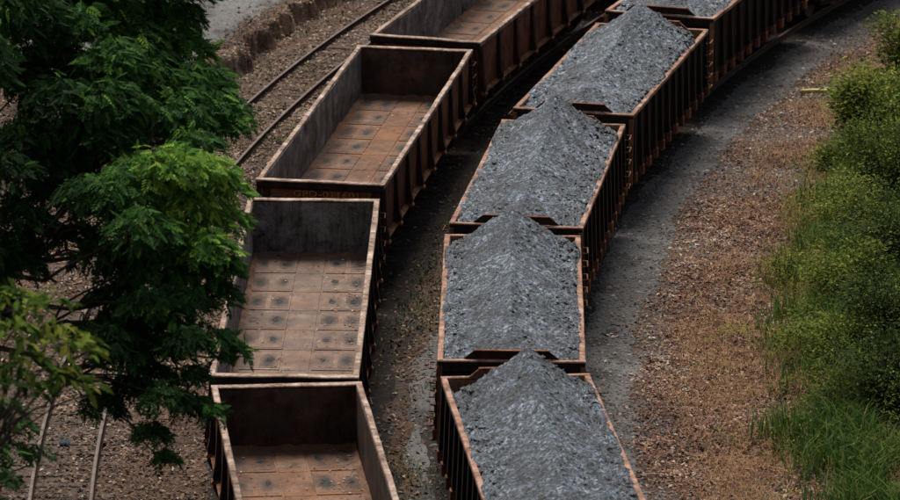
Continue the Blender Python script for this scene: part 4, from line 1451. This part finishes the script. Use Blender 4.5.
# dark drooping tree in the lower left corner
specC = []
for px, py, d, rad, t in [(2, 408, 67, .36, .12), (20, 425, 67, .26, .14), (5, 445, 66.6, .30, .13), (36, 448, 66.5, .16, .2), (2, 478, 66.3, .28, .15), (-8, 500, 66, .26, .15)]:
    specC.append((px, py, d, rad, t))
for k in range(7):
    specC.append((rp.uniform(-120, -40), rp.uniform(350, 520), rp.uniform(65.5, 67), rp.uniform(.4, .6), rp.uniform(.15, .3)))
feathery_tree('drooping_tree', 'dark feathery tree drooping into the bottom left corner', (-8.6, 66.5, -0.15), 3.6, pad_list(specC, 0), 41, M['feather'], FROND, 0.2, 600, 0.14)


# ------------------------------------------------------------------ shrubs on the right bank
LEAF = (np.array([(0, 0, 0), (0.45, 0.27, 0.05), (1, 0, -0.12), (0.45, -0.27, 0.05), (0.5, 0, -0.02)], float), np.array([(0, 4, 1), (4, 2, 1), (0, 3, 4), (4, 3, 2)]))


def shrub(label, x, y, h, rad, seed, tint, nleaf, lsize, name='shrub', mat='shrub', nstem=22):
    r = np.random.default_rng(seed)
    rr = random.Random(seed)
    zb = float(ground_z(x, y))
    root = empty(name, (x, y, zb))
    bm = bmesh.new()
    Ps, Ds = [], []
    per = nleaf // (nstem * 5)
    for k in range(nstem):
        a = rr.uniform(0, 2 * PI); q = math.sqrt(rr.random())
        tip = Vector((math.cos(a) * rad * q, math.sin(a) * rad * q, h * rr.uniform(0.4, 1.15) * (1 - 0.3 * q * q)))
        st = Vector((math.cos(a) * 0.12, math.sin(a) * 0.12, -0.05))
        pts = limb(bm, st, tip, 0.022, 0.006, 0.05, 5, 0.05, rr.randint(0, 9999))
        for j in range(5):
            s0 = pts[rr.randint(2, 5)]
            e = s0 + Vector((rr.uniform(-1, 1), rr.uniform(-1, 1), rr.uniform(-.2, .8))) * 0.28 * max(rad, .5)
            limb(bm, s0, e, 0.006, 0.003, 0.03, 3, 0.02, rr.randint(0, 9999))
            c = np.array(e)
            P = c[None] + r.normal(0, 1, (per, 3)) * np.array([0.22, 0.22, 0.16]) * max(rad, .5)
            Ps.append(P)
            Ds.append((P - np.array([[0, 0, h * 0.3]])) * np.array([[1, 1, 0.3]]) + r.normal(0, 0.35, (per, 3)))
    P = np.concatenate(Ps); D = np.concatenate(Ds)
    P[:, 2] = np.maximum(P[:, 2], 0.03)
    n = len(P)
    up = np.stack([r.normal(0, 0.5, n), r.normal(0, 0.5, n), np.ones(n)], 1)
    tt = tint - 0.05 + r.normal(0, 0.2, n) + 0.4 * fbm(P[:, 0] * 2.2, P[:, 1] * 2.2, P[:, 2] * 2.2, seed, 2)
    V, F, T = instance(LEAF[0], LEAF[1], P, D, up, lsize * r.uniform(0.6, 1.3, n), tt, 0.03, seed)
    link('stems', to_mesh(bm, 'stems', True), M['bark'], root)
    link('foliage', mesh_np('foliage', V, F, T), M[mat], root)
    tag(root, label, 'shrub', 'shrubs on the right bank')


def gpos(px, py):
    p0 = at(px, py, 100.0)
    d = p0 - Vector((0, 0, CAM_Z))
    t = (0.4 - CAM_Z) / d.z
    return (d.x * t, d.y * t)


SHR = [(878, 124, 1.6, .85, .64, 6500, .13, 'bright leafy shrub beside the yellow bamboo near the path'),
       (912, 62, 1.6, .8, .6, 4500, .12, 'leafy shrub cut by the right edge near the top corner'),
       (836, 152, .6, .45, .58, 2000, .09, 'small low shrub at the foot of the bright leafy shrub'),
       (888, 192, 1.5, 1.0, .46, 8000, .095, 'broad olive shrub below the bright leafy one'),
       (845, 212, .9, .8, .66, 4200, .085, 'yellow green shrub halfway up the bank, nearest the leaf litter'),
       (897, 262, 1.5, 1.1, .28, 9000, .09, 'tall olive shrub halfway down the right edge'),
       (848, 282, .95, .9, .62, 6000, .08, 'yellowish rounded shrub at the middle of the bank'),
       (792, 262, .45, .5, .72, 1300, .07, 'small yellowish shrub straggling into the leaf litter'),
       (890, 332, 1.3, 1.0, .2, 8000, .085, 'dark green shrub low on the bank at the right edge'),
       (842, 345, .8, .9, .5, 5500, .075, 'mid green shrub spreading toward the leaf litter'),
       (792, 330, .4, .5, .66, 1200, .065, 'low tufted shrub at the edge of the dry grass'),
       (890, 400, 1.1, .9, .2, 7000, .085, 'darkest shrub at the right edge above the bright grass'),
       (845, 398, .5, .7, .42, 3200, .07, 'low spreading shrub just above the bright grass')]
for i, (px, py, h, rad, t, n, ls, lab) in enumerate(SHR):
    gx_, gy_ = gpos(px, py)
    shrub(lab, gx_, gy_, h, rad, 500 + i * 7, t, n, ls)

# ------------------------------------------------------------------ small things on the ground
bm = bmesh.new()
pts = [(-0.42, 0, 0.05), (-0.15, 0.02, 0.065), (0.15, -0.01, 0.07), (0.44, 0.03, 0.06)]
tube(bm, pts, [0.045, 0.05, 0.048, 0.035], 8)
tube(bm, [(-0.1, 0.02, 0.08), (0.2, 0.1, 0.12), (0.42, 0.16, 0.1)], [0.02, 0.018, 0.01], 6)
o = link('bamboo_pole', to_mesh(bm, 'bamboo_pole', True), M['yellow'], None, (8.62, 113.9, float(ground_z(8.62, 113.9)) + 0.03))
tag(o, 'short yellow bamboo pole lying between path and bright shrub', 'bamboo')
bm = bmesh.new()
bmesh.ops.create_icosphere(bm, subdivisions=3, radius=0.13)
for v in bm.verts:
    n_ = float(fbm(v.co.x * 9, v.co.y * 9, v.co.z * 9, 5, 3))
    v.co = Vector((v.co.x * 0.8, v.co.y * 1.3, v.co.z * 0.45)) * (1 + 0.7 * n_)
o = link('plastic_scrap', to_mesh(bm, 'plastic_scrap'), M['scrap'], None, (-6.96, 86.16, float(ground_z(-6.96, 86.16)) + 0.04))
tag(o, 'crumpled blue grey scrap lying between the rails at lower left', 'scrap')
